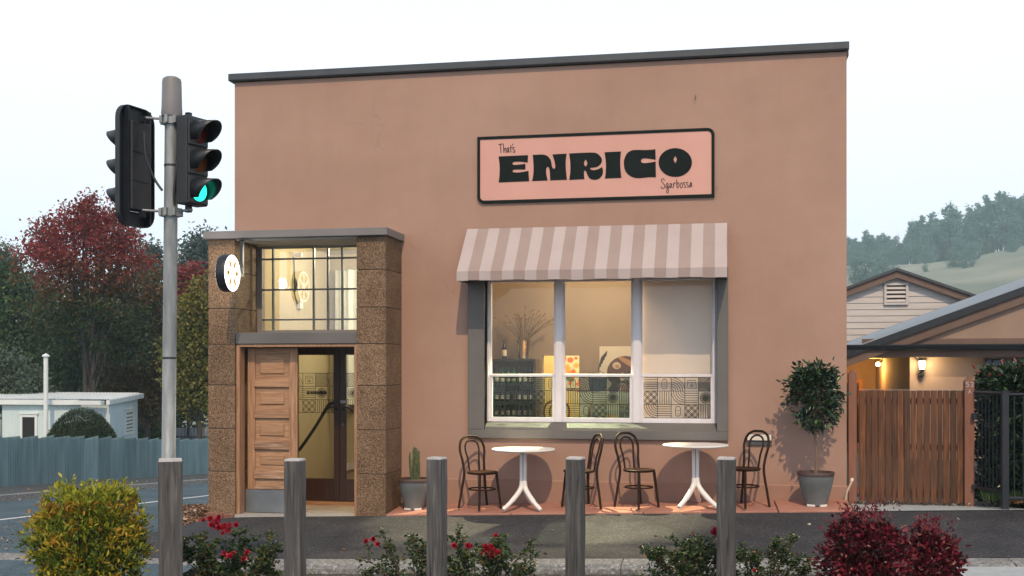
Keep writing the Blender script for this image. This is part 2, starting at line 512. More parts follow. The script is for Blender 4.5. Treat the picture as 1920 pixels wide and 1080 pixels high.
def asphalt(name, a, b_, c, spk):
    m = surf(name, [a, b_, c], scale=1.1, detail=10, rough=.85, bump=.7, bscale=190, bdist=.006, spec=.35)
    n = m.node_tree; b = n.nodes['Principled BSDF']; L = n.links.new
    src = b.inputs['Base Color'].links[0].from_socket
    v = node(n, 'ShaderNodeTexVoronoi', Scale=70.0)
    L(coords(n), v.inputs['Vector'])
    sp = n.nodes.new('ShaderNodeSeparateColor'); L(v.outputs['Color'], sp.inputs[0])
    rp = ramp(n, [(0, (.55, .55, .55)), (.5, (1, 1, 1)), (.86, (1.1, 1.1, 1.1)), (.94, (spk, spk, spk * .95))])
    L(sp.outputs[0], rp.inputs[0])
    mx = n.nodes.new('ShaderNodeMix'); mx.data_type = 'RGBA'; mx.blend_type = 'MULTIPLY'; mx.inputs[0].default_value = 1
    L(src, mx.inputs[6]); L(rp.outputs[0], mx.inputs[7])
    nd = node(n, 'ShaderNodeTexNoise', Scale=1.6, Detail=6, Roughness=.7); L(coords(n), nd.inputs['Vector'])
    va = n.nodes.new('ShaderNodeVectorMath'); va.operation = 'MULTIPLY_ADD'; va.inputs[1].default_value = (.7, .7, .7)
    L(nd.outputs['Color'], va.inputs[0]); L(coords(n), va.inputs[2])
    vo = node(n, 'ShaderNodeTexVoronoi', Scale=.5); vo.feature = 'DISTANCE_TO_EDGE'; L(va.outputs[0], vo.inputs['Vector'])
    rc = ramp(n, [(0, (.45, .45, .45)), (.004, (.6, .6, .6)), (.009, (1, 1, 1))]); L(vo.outputs['Distance'], rc.inputs[0])
    m2 = n.nodes.new('ShaderNodeMix'); m2.data_type = 'RGBA'; m2.blend_type = 'MULTIPLY'; m2.inputs[0].default_value = .6
    L(mx.outputs[2], m2.inputs[6]); L(rc.outputs[0], m2.inputs[7])
    v2 = node(n, 'ShaderNodeTexVoronoi', Scale=3.0); L(coords(n), v2.inputs['Vector'])
    r2 = ramp(n, [(0, (.5, .5, .5)), (.05, (.55, .55, .55)), (.075, (1, 1, 1))]); L(v2.outputs['Distance'], r2.inputs[0])
    m3 = n.nodes.new('ShaderNodeMix'); m3.data_type = 'RGBA'; m3.blend_type = 'MULTIPLY'; m3.inputs[0].default_value = .7
    L(m2.outputs[2], m3.inputs[6]); L(r2.outputs[0], m3.inputs[7]); L(m3.outputs[2], b.inputs['Base Color'])
    return m
path_m = asphalt('path_asphalt', (.024, .026, .031), (.036, .037, .043), (.056, .056, .062), 2.6)
road_m = asphalt('road_asphalt', (.045, .080, .105), (.066, .108, .138), (.09, .14, .17), 1.5)
farpath_m = asphalt('far_path_asphalt', (.05, .06, .065), (.07, .08, .085), (.09, .10, .11), 1.4)
line_paint = surf('road_paint', [(.6, .65, .68), (.8, .83, .85)], scale=20, rough=.7, bump=.1)
grass_m = surf('hill_grass', [(.10, .13, .10), (.19, .21, .16), (.29, .29, .23)], scale=.022, detail=12, rough=.95, bump=.5, bscale=2)
transom_glass = glassmat('transom_glass', (.97, .98, .96), 2.5)
glass = glassmat('window_glass', (.97, .98, .96), 1.55)
glass_lower = glassmat('window_glass_tinted', (.66, .87, .80), 1.6)
door_glass = glassmat('door_glass', (.90, .93, .90), 1.5)

# ------------------------------------------------------------------ the ground
SY, CY = math.sin(YAW), math.cos(YAW)
def depth(x, y): return -x * SY + (y + 14.6) * CY
def lateral(x, y): return x * CY + (y + 14.6) * SY
def world_xy(lat, d): return (lat * CY - d * SY, -14.6 + lat * SY + d * CY)
def road_z(d):
    if d < 11: return -.3455
    if d < 14: return -.3455 - .069 * (d - 11) ** 2 / 6
    return .517 - .069 * min(d, 62)
def path_z(x, y):
    return .033 * x + (.06 * y if y > -.72 else -.0432 + .039 * (y + .72))
def sm(a, b, t):
    t = max(0, min(1, (t - a) / (b - a)))
    return t * t * (3 - 2 * t)
def terrain_z(x, y):
    d = depth(x, y)
    left = sm(-3, -8, x)
    z = (-.12 - .02 * max(0, min(d - 20, 60))) * (1 - left) + (road_z(max(d, 0)) - .06) * left
    z = z * sm(14.2, 15.5, d) - .75 * (1 - sm(14.2, 15.5, d))
    r = math.hypot(x, y + 14.6)
    az = math.degrees(math.atan2(x, y + 14.6))
    k = .30 + .70 * sm(-18, 6, az) + .22 * sm(8, 20, az)
    if y > 0:
        z += max(0, r - 130) * .130 * k * (1 - sm(470, 740, r) * .3) + 1.6 * math.sin(x * .045 + 1) * sm(150, 300, r) * math.cos(y * .025)
    return z

def grid_sheet(name, xs, ys, zf, mat):
    mb = MB()
    nx = len(xs)
    vs = [(x, y, zf(x, y)) for y in ys for x in xs]
    fs = [(j * nx + i, j * nx + i + 1, (j + 1) * nx + i + 1, (j + 1) * nx + i) for j in range(len(ys) - 1) for i in range(nx - 1)]
    mb.add(vs, fs)
    return mb.build(name, mat, smooth=40)

def span(*segs):
    out = []
    for a, b, n in segs:
        out += [a + (b - a) * i / n for i in range(n)]
    return out + [segs[-1][1]]
xs = span((-550, -120, 24), (-120, -30, 20), (-30, 30, 40), (30, 200, 40), (200, 550, 20))
ys = span((-60, -10, 10), (-10, 60, 60), (60, 580, 90), (580, 750, 10))
ground = tag(grid_sheet('ground', xs, ys, terrain_z, grass_m), 'grassy ground rising to a misty hill behind the buildings', kind='structure')

# side street running away downhill at the left of the building
def strip(name, lat_a, lat_b, d0, d1, lift, mat, n=40, slope=.114):
    mb = MB(); vs = []
    m = 8
    for i in range(n + 1):
        d = d0 + (d1 - d0) * i / n
        for j in range(m + 1):
            a = lat_a + (lat_b - lat_a) * j / m + slope * d
            x, y = world_xy(a, d)
            vs.append((x, y, road_z(d) + lift))
    mb.add(vs, [(i * (m + 1) + j, i * (m + 1) + j + 1, (i + 1) * (m + 1) + j + 1, (i + 1) * (m + 1) + j) for i in range(n) for j in range(m)])
    return mb.build(name, mat, smooth=40)
tag(strip('side_road', -13.7, -4.6, 9.8, 62, 0, road_m, 60), 'blue grey asphalt side street running downhill past the building', kind='structure')
tag(strip('road_line', -10.34, -10.22, 9.9, 62, .005, line_paint, 60), 'thin white painted line along the side street', kind='structure')
tag(strip('far_footpath', -16.6, -13.84, 9.8, 62, .12, farpath_m, 60), 'grey footpath between the kerb and the blue iron fence', kind='structure')
kb = MB()
for i in range(58):
    d0 = 9.8 + i * .9; d1 = d0 + .892
    pts = []
    for d in (d0, d1):
        for lat, z in ((-13.84, .135), (-13.70, .12), (-13.68, 0)):
            x, y = world_xy(lat + .114 * d, d); pts.append((x, y, road_z(d) + z))
    kb.quad(pts[0], pts[1], pts[4], pts[3]); kb.quad(pts[1], pts[2], pts[5], pts[4])
tag(kb.build('far_kerb', concrete), 'pale concrete kerb on the far side of the side street', kind='structure')

# footpath in front of the cafe, its left end wrapping the corner
def left_edge(y):
    pts = [(-.2, -6.78), (-.65, -6.83), (-1.31, -6.86), (-1.82, -7.05), (-3.37, -7.62), (-3.45, -7.66)]
    y = max(min(y, -.2), -3.45)
    for (y0, x0), (y1, x1) in zip(pts, pts[1:]):
        if y1 <= y <= y0: return x0 + (x1 - x0) * (y - y0) / (y1 - y0)
def path_zz(x, y):
    z = path_z(x, y)
    return z + (-.335 - z) * sm(-6.3, -7.3, x) if x < -6.3 else z
mb = MB(); vs = []; nx, ny = 44, 16
for j in range(ny + 1):
    y = -.74 - (3.40 - .74) * j / ny
    xl = left_edge(y)
    for i in range(nx + 1):
        x = xl + (9.5 - xl) * i / nx
        vs.append((x, y, path_zz(x, y)))
mb.add(vs, [(j * (nx + 1) + i, j * (nx + 1) + i + 1, (j + 1) * (nx + 1) + i + 1, (j + 1) * (nx + 1) + i) for j in range(ny) for i in range(nx)])
fp = mb.build('footpath', path_m, smooth=40)
tag(fp, 'dark asphalt footpath in front of the terracotta cafe', kind='structure')
# patch of path between the slabs and the gate apron at the right
mb = MB()
mb.quad(*[(x, y, path_z(x, y) - .002) for x, y in ((3.45, -.738), (9.5, -.738), (9.5, -.55), (3.45, -.55))])
tag(mb.build('footpath_edge', path_m), 'strip of asphalt along the black fence', kind='structure')

# terracotta slabs along the wall, dark joints between them
tag(grid_sheet('slab_bed', [-4.32, -2, 0, 1.52], [-.735, 0], lambda x, y: path_z(x, y) + .0, joint_m), 'dark bed showing in the joints of the terracotta slabs', kind='structure')
slabs = thing('slab_strip', 'row of terracotta coloured concrete slabs along the foot of the wall', 'paving', (0, 0, 0))
slabs['kind'] = 'structure'
cuts = [(-4.30, -4.30), (-3.62, -3.30), (-2.66, -2.36), (-1.0, -.84), (.02, -.0), (.62, .60), (1.50, 1.50)]
for k, ((a0, a1), (b0, b1)) in enumerate(zip(cuts, cuts[1:])):
    g = .007
    pts = [(a0 + g, -.755), (b0 - g, -.755), (b1 - g, -.014), (a1 + g, -.014)]
    MB().hexa([(x, y, path_z(x, y) - .03) for x, y in pts], [(x, y, path_z(x, y) + .022 + .002 * (k % 2)) for x, y in pts]).build('slab', terracotta, slabs, bevel=.006)
# kerb stones
kerb = thing('front_kerb', 'worn concrete kerb between the footpath and the garden bed', 'kerb', (0, 0, 0))
kerb['kind'] = 'structure'
rk = random.Random(4)
x = -9.4
while x < 9.4:
    L_ = 1.2
    x1 = min(x + L_, 9.4)
    def kz(xx, yy): return path_zz(xx, -3.4) - .004 if xx > -7.4 else path_zz(-7.4, -3.4) - .004
    lo = .10 if x < 2.0 else .02
    m_ = MB()
    ys_ = [-3.40, -3.66, -3.70, -3.74]
    top = [0, -.006, -.018, -.05]
    for xa, xb in ((x + .004, x1 - .004),):
        sec_a = [(xa, y - 3.55 * 0, kz(xa, y) + t) for y, t in zip(ys_, top)] + [(xa, -3.74, kz(xa, 0) - lo), (xa, -3.40, kz(xa, 0) - .2)]
        sec_b = [(xb, q[1], kz(xb, 0) + (q[2] - kz(xa, 0))) for q in sec_a]
        m_.hexa(sec_a, sec_b)
    o = m_.build('kerb_stone', [concrete], kerb, smooth=30)
    x = x1
# grime strip: gutter face in front of the kerb, bed, mulch
tag(grid_sheet('gutter', span((-9.4, 2.0, 12)), [-3.99, -3.745], lambda x, y: path_zz(max(x, -7.4), -3.4) - .105, concrete_dirty), 'dirty gutter at the foot of the kerb', kind='structure')
tag(grid_sheet('garden_bed', span((-9.4, 2.05, 24)), span((-8.6, -4.0, 12)), lambda x, y: path_zz(max(x, -7.4), -3.4) - .115 - .03 * (-4 - y) + .012 * math.sin(9 * x) * math.cos(7 * y), mulch_m), 'mulched garden bed behind the timber bollards', kind='structure')
tag(grid_sheet('driveway', span((2.05, 9.4, 8)), span((-8.6, -3.745, 8)), lambda x, y: path_z(x, -3.4) - .025 + .045 * (y + 3.745), pale_concrete), 'pale concrete driveway crossing at the bottom right', kind='structure')
tag(grid_sheet('street', span((-40, 40, 16)), span((-60, -8.55, 10)), lambda x, y: -.42 + .012 * x * 0, road_m), 'asphalt street the camera looks from', kind='structure')
# apron by the gate, yard beyond
tag(grid_sheet('gate_apron', span((1.53, 3.46, 6)), [-.74, -.3, .15, .9], lambda x, y: (.033 * x - .04) * max(0, min(1, -(y - .1) / .84)) + .004, pale_concrete), 'narrow concrete apron under the timber gate', kind='structure')
tag(grid_sheet('yard', span((1.5, 16, 8)), span((.9, 18, 8)), lambda x, y: .0, farpath_m), 'paved yard behind the gate', kind='structure')
tag(grid_sheet('fence_bed', span((3.46, 9.5, 8)), span((-.55, .9, 4)), lambda x, y: path_z(x, y) + .02, mulch_m), 'leafy soil bed under the hedge', kind='structure')
# ------------------------------------------------------------------ the cafe building
cafe = thing('cafe_building', 'terracotta rendered cafe with dark parapet cap and granite porch', 'building', (0, 0, 0))
WX0, WX1, WZ0, WZ1 = -3.15, -.11, .99, 2.90      # window opening
mb = MB()
mb.box(-6.72, -6.38, 0, .25, -.9, 5.69)
mb.box(-6.38, -4.70, 0, .25, 3.43, 5.69)
mb.box(-4.70, WX0, 0, .25, -.9, 5.69)
mb.box(WX0, WX1, 0, .25, -.9, .884)
mb.box(WX0, WX1, 0, .25, WZ1, 5.69)
mb.box(WX1, 1.49, 0, .25, -.9, 5.69)
mb.build('front_wall', stucco, cafe)
mb = MB()
mb.box(-6.72, -6.47, .25, 9.5, -1.6, 5.60).box(1.24, 1.49, .25, 9.5, -.9, 5.69).box(-6.47, 1.24, 9.25, 9.5, -1.2, 5.6)
mb.build('side_wall', stucco, cafe)
MB().box(-6.47, 1.24, .25, 9.25, 5.3, 5.42).build('roof', cap_metal, cafe)
mb = MB()
mb.prism([(-.065, 5.70), (-.075, 5.715), (-.075, 5.80), (.28, 5.80), (.28, 5.70)], 'x', -6.785, 1.515)
mb.box(-6.785, -6.44, .28, 9.5, 5.66, 5.72).box(1.2, 1.545, .28, 9.5, 5.71, 5.80)
mb.build('parapet_cap', cap_metal, cafe, bevel=.006)
mb = MB()
mb.prism([(-.012, .225), (0, .238), (.0, -.6), (-.012, -.6)], 'x', -4.298, 1.502)
mb.build('plinth', plinth_m, cafe)

# interior shell ------------------------------------------------------
room_wall = surf('room_wall', [(.26, .195, .145), (.30, .23, .175)], scale=1.5, rough=.8, bump=.05)
hall_wall = surf('hall_wall', [(.44, .37, .24), (.50, .43, .29)], scale=1.5, rough=.7, bump=.05)
floor_wood = wood('floorboards', [(.12, .055, .022), (.26, .135, .06), (.34, .19, .09)], 'x', rough=.4)
ceil_m = surf('ceiling_paint', [(.5, .47, .42), (.55, .52, .47)], scale=2, rough=.8, bump=0)
RY = 3.6
mb = MB()
mb.box(-3.95, -2.965, RY, RY + .15, -.1, 3.5).box(-2.356, 1.23, RY, RY + .15, -.1, 3.5).box(-2.965, -2.356, RY, RY + .15, 1.92, 3.5)
mb.box(-3.95, -3.85, .26, RY, -.1, 3.5).box(1.13, 1.23, .26, RY, -.1, 3.5)
mb.build('room_wall', room_wall, cafe)
MB().box(-3.95, 1.23, .252, 5.9, .15, .25).build('room_floor', floor_wood, cafe)
MB().box(-5.2, 1.23, .252, 5.9, 3.5, 3.6).build('room_ceiling', ceil_m, cafe)
MB().box(-5.2, -1.0, 5.9, 6.0, -.1, 3.5).build('back_room_wall', surf('back_room', [(.72, .56, .27), (.78, .62, .32)], rough=.8), cafe)
# hall behind the front doors
mb = MB()
mb.box(-6.46, -3.96, 3.0, 3.1, -.2, 3.6).box(-6.46, -6.42, .26, 3.0, -.2, 3.6).box(-4.05, -3.96, .26, 3.0, -.2, 3.6)
mb.build('hall_wall', hall_wall, cafe)
MB().box(-6.46, -3.96, .252, 3.0, -.4, -.145).build('hall_floor', floor_wood, cafe)
MB().box(-6.46, -3.96, .252, 3.0, 3.6, 3.7).build('hall_ceiling', ceil_m, cafe)
mb = MB(); mb.prism([(-6.3, .0), (-4.06, .45), (-4.06, .57), (-6.3, .12)], 'y', 2.96, 2.998)
mb.build('stair_skirting', white_paint, cafe)

# window surround, sill, sashes -----------------------------------------
mb = MB()
mb.prism([(-3.375, .785), (.03, .785), (.03, .90), (-3.375, .90)], 'y', -.06, -.0005)
mb.box(-3.375, WX0, -.06, -.0005, .90, 2.93).box(WX1, .03, -.06, -.0005, .90, 2.93)
mb.box(-3.375, .03, -.06, -.0005, 2.93, 3.02)
mb.build('window_surround', greytrim, cafe, bevel=.006)
mb = MB()
mb.prism([(-.0605, .9), (-.0605, .885), (.20, .885), (.20, 1.0), (.10, 1.0)], 'x', WX0 + .001, WX1 - .001)
mb.build('window_sill', greytrim, cafe)
mb = MB()
mb.box(WX0 - .004, WX0, -.0605, .24, .90, 2.93).build('window_reveal', greytrim, cafe)
MB().box(WX1, WX1 + .004, -.0605, .24, .90, 2.93).build('window_reveal', greytrim, cafe)
FY = .10
mb = MB()
for a, b in ((WX0, -3.105), (-2.235, -2.11), (-1.21, -1.085), (-.165, WX1)):
    mb.box(a, b, FY, FY + .10, 1.0, 2.90)
    mb.box(a + .018, b - .018, FY - .018, FY, 1.0, 2.90)
mb.box(WX0, WX1, FY + .002, FY + .1, 2.862, 2.899)
mb.build('window_frame', white_paint, cafe, bevel=.004)
panes = [(-3.105, -2.235), (-2.11, -1.21), (-1.085, -.165)]
LK = black_plain
film_ink = plain('film_ink', (.012, .02, .018), .6)

CELL = .188
def film_motifs(mb, x0, z0, cols, rows, cell, y, lw=.0080, xmax=None, skip=0):
    """line-drawn tile pattern; cells clipped to xmax"""
    rr = random.Random(11 + skip)
    LAY = [['h', 'pill', 'arcBL', 'bag', 'dia', 'arcBR'], ['lat', 'v', 'arcTR', 'h', 'flower', 'v'], ['arcTR', 'h', 'face', 'lat', 'v', 'latd']]
    LAY = LAY[::-1]
    def line(p, lw=lw):
        q = [(min(max(a, x0), xmax), b) for a, b in p]
        if all(abs(a - xmax) < 1e-6 for a, _ in q) or all(abs(a - x0) < 1e-6 for a, _ in q): return
        mb.ribbon(q, lw, y)
    for r_ in range(rows):
        for c_ in range(cols):
            k = LAY[r_ % 3][(c_ + skip) % 6]
            X, Z, s = x0 - (.0 if not skip else .0) + c_ * cell, z0 + r_ * cell, cell
            line([(X, Z), (X + s, Z)]); line([(X, Z), (X, Z + s)])
            if r_ == rows - 1: line([(X, Z + s), (X + s, Z + s)])
            n = 6
            if k == 'h':
                for i in range(1, n): line([(X, Z + s * i / n), (X + s, Z + s * i / n)])
            elif k == 'v':
                for i in range(1, n): line([(X + s * i / n, Z), (X + s * i / n, Z + s)])
            elif k.startswith('arc'):
                cx, cz = (X if 'L' in k else X + s), (Z if 'B' in k else Z + s)
                a0 = {'BL': 0, 'BR': 90, 'TR': 180, 'TL': 270}[k[3:]]
                for i in range(1, n + 1):
                    rad = s * i / n
                    line([(cx + rad * math.cos(R(a0 + t)), cz + rad * math.sin(R(a0 + t))) for t in range(0, 91, 9)])
            elif k in ('dia', 'latd'):
                m_ = 5
                for i in range(-m_, m_):
                    o_ = s * i / m_
                    a, b = max(0, o_), min(s, s + o_)
                    line([(X + a, Z + a - o_), (X + b, Z + b - o_)])
                    line([(X + a, Z + s - (a - o_)), (X + b, Z + s - (b - o_))])
                    if k == 'latd' and i >= 0 and i % 2 == 0:
                        for j in (0, 2):
                            line([(X + s * (i + 1) / m_ + .016 * math.cos(R(t)), Z + s * (j + 1.5) / m_ + .016 * math.sin(R(t))) for t in range(0, 361, 45)])
            elif k == 'lat':
                for i in (-1, 0, 1, 2):
                    for d_ in (-.012, .012):
                        o_ = s * i / 2 - s / 4 + d_
                        a, b = max(0, o_), min(s, s + o_)
                        if b > a:
                            line([(X + a, Z + a - o_), (X + b, Z + b - o_)])
                            line([(X + a, Z + s - (a - o_)), (X + b, Z + s - (b - o_))])
            else:
                cx, cz = X + s / 2, Z + s / 2
                pill = [(cx + .034 * math.cos(R(t)), cz + (.03 if t < 180 else -.03) + .034 * math.sin(R(t))) for t in range(0, 360, 20)]; pill.append(pill[0])
                if k == 'pill':
                    line(pill)
                    for dz in (-.028, .028): line([(cx + .012 * math.cos(R(t)), cz + dz + .012 * math.sin(R(t))) for t in range(0, 361, 45)], .0035)
                    line([(cx - .012, cz), (cx, cz + .008), (cx + .012, cz), (cx, cz - .008), (cx - .012, cz)], .0035)
                elif k == 'face':
                    line(pill)
                    for dx in (-.013, 0.013):
                        line([(cx + dx - .009, cz + .012), (cx + dx, cz + .018), (cx + dx + .009, cz + .012), (cx + dx, cz + .006), (cx + dx - .009, cz + .012)], .0035)
                    line([(cx - .014, cz - .03), (cx, cz - .038), (cx + .014, cz - .03)], .0035)
                elif k == 'bag':
                    line([(cx - .055, cz + .05), (cx + .055, cz + .05), (cx + .055, cz + .025), (cx - .055, cz + .025), (cx - .055, cz + .05)])
                    line([(cx - .05, cz + .025), (cx - .06, cz - .05), (cx + .06, cz - .05), (cx + .05, cz + .025)])
                    line([(cx, cz + .015), (cx, cz - .03)]); line([(cx - .025, cz - .005), (cx - .012, cz - .026), (cx, cz - .03), (cx + .012, cz - .026), (cx + .025, cz - .005)])
                else:
                    for rad in (.068, .03): line([(cx + rad * math.cos(R(t)), cz + rad * math.sin(R(t))) for t in range(0, 361, 18)])
                    for t in range(0, 360, 30): line([(cx, cz), (cx + .068 * math.cos(R(t)), cz + .068 * math.sin(R(t)))])
                    for t in range(15, 360, 30): line([(cx + .03 * math.cos(R(t)), cz + .03 * math.sin(R(t))), (cx + .06 * math.cos(R(t)), cz + .06 * math.sin(R(t)))])
    line([(x0, z0), (xmax, z0)])

for k, (a, b) in enumerate(panes):
    s = MB()
    s.box(a, b, FY - .012, FY + .05, 1.602, 1.638)                       # meeting rail
    s.box(a, b, FY + .0, FY + .05, 1.0, 1.062)                           # bottom rail
    s.box(a, a + .028, FY + .0, FY + .05, 1.062, 1.602).box(b - .028, b, FY + .0, FY + .05, 1.062, 1.602)
    s.box(a, a + .012, FY + .03, FY + .07, 1.638, 2.862).box(b - .012, b, FY + .03, FY + .07, 1.638, 2.862)
    so = s.build('window_sash', white_paint, cafe, bevel=.003)
    MB().quad((a, FY + .05, 1.638), (b, FY + .05, 1.638), (b, FY + .05, 2.862), (a, FY + .05, 2.862)).build('upper_pane', glass, so)
    MB().quad((a + .028, FY + .025, 1.062), (b - .028, FY + .025, 1.062), (b - .028, FY + .025, 1.602), (a + .028, FY + .025, 1.602)).build('lower_pane', glass_lower if k < 2 else glass, so)
    fm = MB()
    film_motifs(fm, a + .034, 1.066, 5, 3, (1.594 - 1.066) / 3, FY + .021, xmax=b - .034, skip=(3, 1, 0)[k])
    fm.build('line_film', film_ink, so, fixn=False)
# roller blind behind the third window
blind_m = surf('blind_cloth', [(.82, .73, .67), (.86, .78, .72)], scale=3, rough=.8, bump=.05)
_bb = MATS['blind_cloth'].node_tree
_tr = _bb.nodes.new('ShaderNodeBsdfTranslucent'); _tr.inputs[0].default_value = (.6, .48, .38, 1)
_m2 = _bb.nodes.new('ShaderNodeMixShader'); _m2.inputs[0].default_value = .35
_bb.links.new(_bb.nodes['Principled BSDF'].outputs[0], _m2.inputs[1]); _bb.links.new(_tr.outputs[0], _m2.inputs[2])
_bb.links.new(_m2.outputs[0], _bb.nodes['Material Output'].inputs[0])
bl = thing('roller_blind', 'pale pinkish roller blind drawn down behind the right hand window', 'blind', (-.625, .24, 1.05))
MB().box(-.47, .47, 0, .003, .02, 1.83).build('blind_cloth', blind_m, bl)
MB().box(-.47, .47, -.006, .009, 0, .02).build('bottom_bar', white_paint, bl)
mb = MB(); mb.lathe([(.03, -.47), (.03, .47)], 12, (.005, 1.84), axis='x'); mb.build('roller', white_paint, bl)

# porch: granite columns of stacked blocks, canopy, lintel --------------
ZJ = [-.30, .345, .915, 1.49, 2.03, 2.505, 2.99, 3.425]
mrng = random.Random(2)
for X0, X1, base in ((-6.765, -6.385, -.33), (-4.70, -4.305, -.24)):
    c = MB().box(X0 + .008, X1 - .008, -.712, -.001, base - .3, 3.42).build('porch_column', mortar, cafe)
    for z0, z1 in zip([base] + ZJ[1:], ZJ[1:]):
        j = mrng.uniform(-.002, .002)
        MB().box(X0 + j, X1 + j, -.722 + j, -.002, z0 + .004, z1 - .004).build('granite_block', granite, c, bevel=.006, seg=2)
brick_m = surf('brick_red', [(.16, .07, .05), (.24, .11, .085)], scale=18, rough=.9, bump=.4, bscale=90)
MB().box(-6.78, -6.55, -.752, -.5, -.42, -.205).box(-6.54, -6.39, -.752, -.5, -.42, -.215).build('brick_footing', brick_m, cafe, bevel=.01)
mb = MB(); mb.box(-6.80, -4.268, -.80, -.001, 3.425, 3.525)
mb.build('porch_canopy', canopy_grey, cafe, bevel=.006)
mb = MB(); mb.box(-6.37, -4.71, -.70, -.001, 3.405, 3.424); mb.build('porch_soffit', ceil_white, cafe)
MB().box(-6.384, -4.701, -.705, .02, 2.035, 2.185).build('door_lintel', greytrim, cafe, bevel=.006)
# granite faced inner sides of the porch are the column blocks; wall behind the transom is open
# transom window
tr = MB()
TX0, TX1, TZ0, TZ1, TY = -6.35, -4.70, 2.19, 3.405, .03
tr.box(TX0 - .03, TX0 + .03, TY - .02, TY + .05, TZ0, TZ1).box(TX1 - .05, TX1, TY - .02, TY + .05, TZ0, TZ1)
tr.box(TX0 + .03, TX1 - .05, TY - .02, TY + .05, TZ0, TZ0 + .05).box(TX0 + .03, TX1 - .05, TY - .02, TY + .05, TZ1 - .035, TZ1)
tf = tr.build('transom_window', canopy_grey, cafe, bevel=.003)
gx = [-6.165, -5.572, -5.365, -5.16]
gz = [3.225, 2.80, 2.385]
for xg in gx: MB().box(xg - .012, xg + .012, TY - .012, TY + .03, TZ0 + .05, TZ1 - .035).build('glazing_bar', steel_dark, tf)
for zg in gz: MB().box(TX0 + .03, TX1 - .05, TY - .016, TY + .026, zg - .011, zg + .011).build('glazing_bar', steel_dark, tf)
xx = [TX0 + .03] + gx + [TX1 - .05]
zz = [TZ0 + .05] + gz[::-1] + [TZ1 - .035]
for xa, xb in zip(xx, xx[1:]):
    for za, zb in zip(zz, zz[1:]):
        MB().quad((xa + .006, TY + .005, za + .006), (xb - .006, TY + .005, za + .006), (xb - .006, TY + .005, zb - .006), (xa + .006, TY + .005, zb - .006)).build('pane', transom_glass, tf)
# entrance frame and the sliding timber door
threshold = surf('threshold_stone', [(.30, .29, .27), (.42, .40, .38)], scale=30, rough=.8, bump=.2)
MB().box(-6.384, -4.702, -.74, -.30, -.42, -.222).build('threshold', threshold, cafe)
tile_m = surf('porch_tiles', [(.30, .25, .19), (.38, .32, .25)], scale=4, rough=.5, bump=.1)
pt = MB()
for i in range(4):
    for j in range(2):
        pt.box(-6.384 + i * .42, -6.384 + i * .42 + .415, -.298 + j * .30, -.298 + j * .30 + .296, -.30, -.2)
pt.build('porch_tiles', tile_m, cafe)
mb = MB()
mb.box(-6.384, -6.335, -.685, -.52, -.222, 2.034).box(-4.745, -4.702, -.685, -.52, -.222, 2.034).box(-6.335, -4.745, -.685, -.52, 1.995, 2.034)
mb.build('door_frame', door_v, cafe, bevel=.004)
DY = -.50
dr = MB().box(-6.32, -5.60, DY + .035, DY + .055, -.2, 1.99).build('timber_door', door_v, cafe)
MB().box(-6.30, -6.20, DY, DY + .06, .09, 1.985).build('stile', door_v, dr, bevel=.004)
MB().box(-5.72, -5.60, DY, DY + .06, .09, 1.985).build('stile', door_v, dr, bevel=.004)
rails = [(1.905, 1.985), (1.46, 1.565), (1.045, 1.155), (.625, .735), (.235, .345), (.09, .135)]
for i, (z0, z1) in enumerate(rails):
    MB().box(-6.21, -5.71, DY - (.012 if 0 < i < 5 else -.003), DY + .057, z0, z1).build('rail', door_worn if i > 2 else door_h, dr, bevel=.006)
for (z1, _), (_, z0) in zip(rails, rails[1:]):
    p = MB()
    p.box(-6.2, -5.72, DY + .022, DY + .05, z0 + .001, z1 - .001)
    o = p.build('panel', door_h, dr)
    if z1 - z0 > .15:
        xa, xb, za, zb = -6.135, -5.785, z0 + .07, z1 - .07
        q = MB(); g = .035
        q.hexa([(xa, DY + .022, za), (xb, DY + .022, za), (xb, DY + .022, zb), (xa, DY + .022, zb)], [(xa + .012, DY + .006, za + .012), (xb - .012, DY + .006, za + .012), (xb - .012, DY + .006, zb - .012), (xa + .012, DY + .006, zb - .012)])
        q.build('raised_field', door_h, dr)
kick_m = surf('zinc_plate', [(.16, .18, .20), (.24, .26, .28)], scale=3, rough=.45, metal=.6, bump=.06)
MB().box(-6.334, -5.595, DY - .006, DY + .034, -.215, .088).build('kick_plate', kick_m, dr, bevel=.003)
# inner double glass doors
GY = .30
def glass_door(x0, x1, hx):
    d = MB()
    st = .085
    d.box(x0, x0 + st, GY, GY + .05, -.143, 2.03).box(x1 - st, x1, GY, GY + .05, -.143, 2.03)
    d.box(x0 + st, x1 - st, GY, GY + .05, 1.90, 2.03).box(x0 + st, x1 - st, GY, GY + .05, -.143, .17)
    o = d.build('glass_door', dark_wood, cafe, bevel=.004)
    MB().quad((x0 + st, GY + .02, .17), (x1 - st, GY + .02, .17), (x1 - st, GY + .02, 1.90), (x0 + st, GY + .02, 1.90)).build('pane', door_glass, o)
    h = MB(); sg = -1 if hx < (x0 + x1) / 2 else 1
    h.tube(smooth_path([(hx, GY - .0, 1.14), (hx, GY - .05, 1.15), (hx - sg * .05, GY - .055, 1.18), (hx - sg * .11, GY - .05, 1.16), (hx - sg * .15, GY - .045, 1.10)], 4), .013, 8)
    h.build('handle', black_metal, o, smooth=40)
    f = MB()
    cw = .185
    film_motifs(f, x0 + st + .004, 1.09, 4, 3, cw, GY + .016, lw=.0055, xmax=x1 - st - .004, skip=2 if sg > 0 else 4)
    f.build('line_film', film_ink, o, fixn=False)
    return o
GD = glass_door(-6.115, -5.295, -5.34)
GD2 = glass_door(-5.292, -4.472, -5.235)
GD['label'] = 'left glass door with the cafe name on its film'
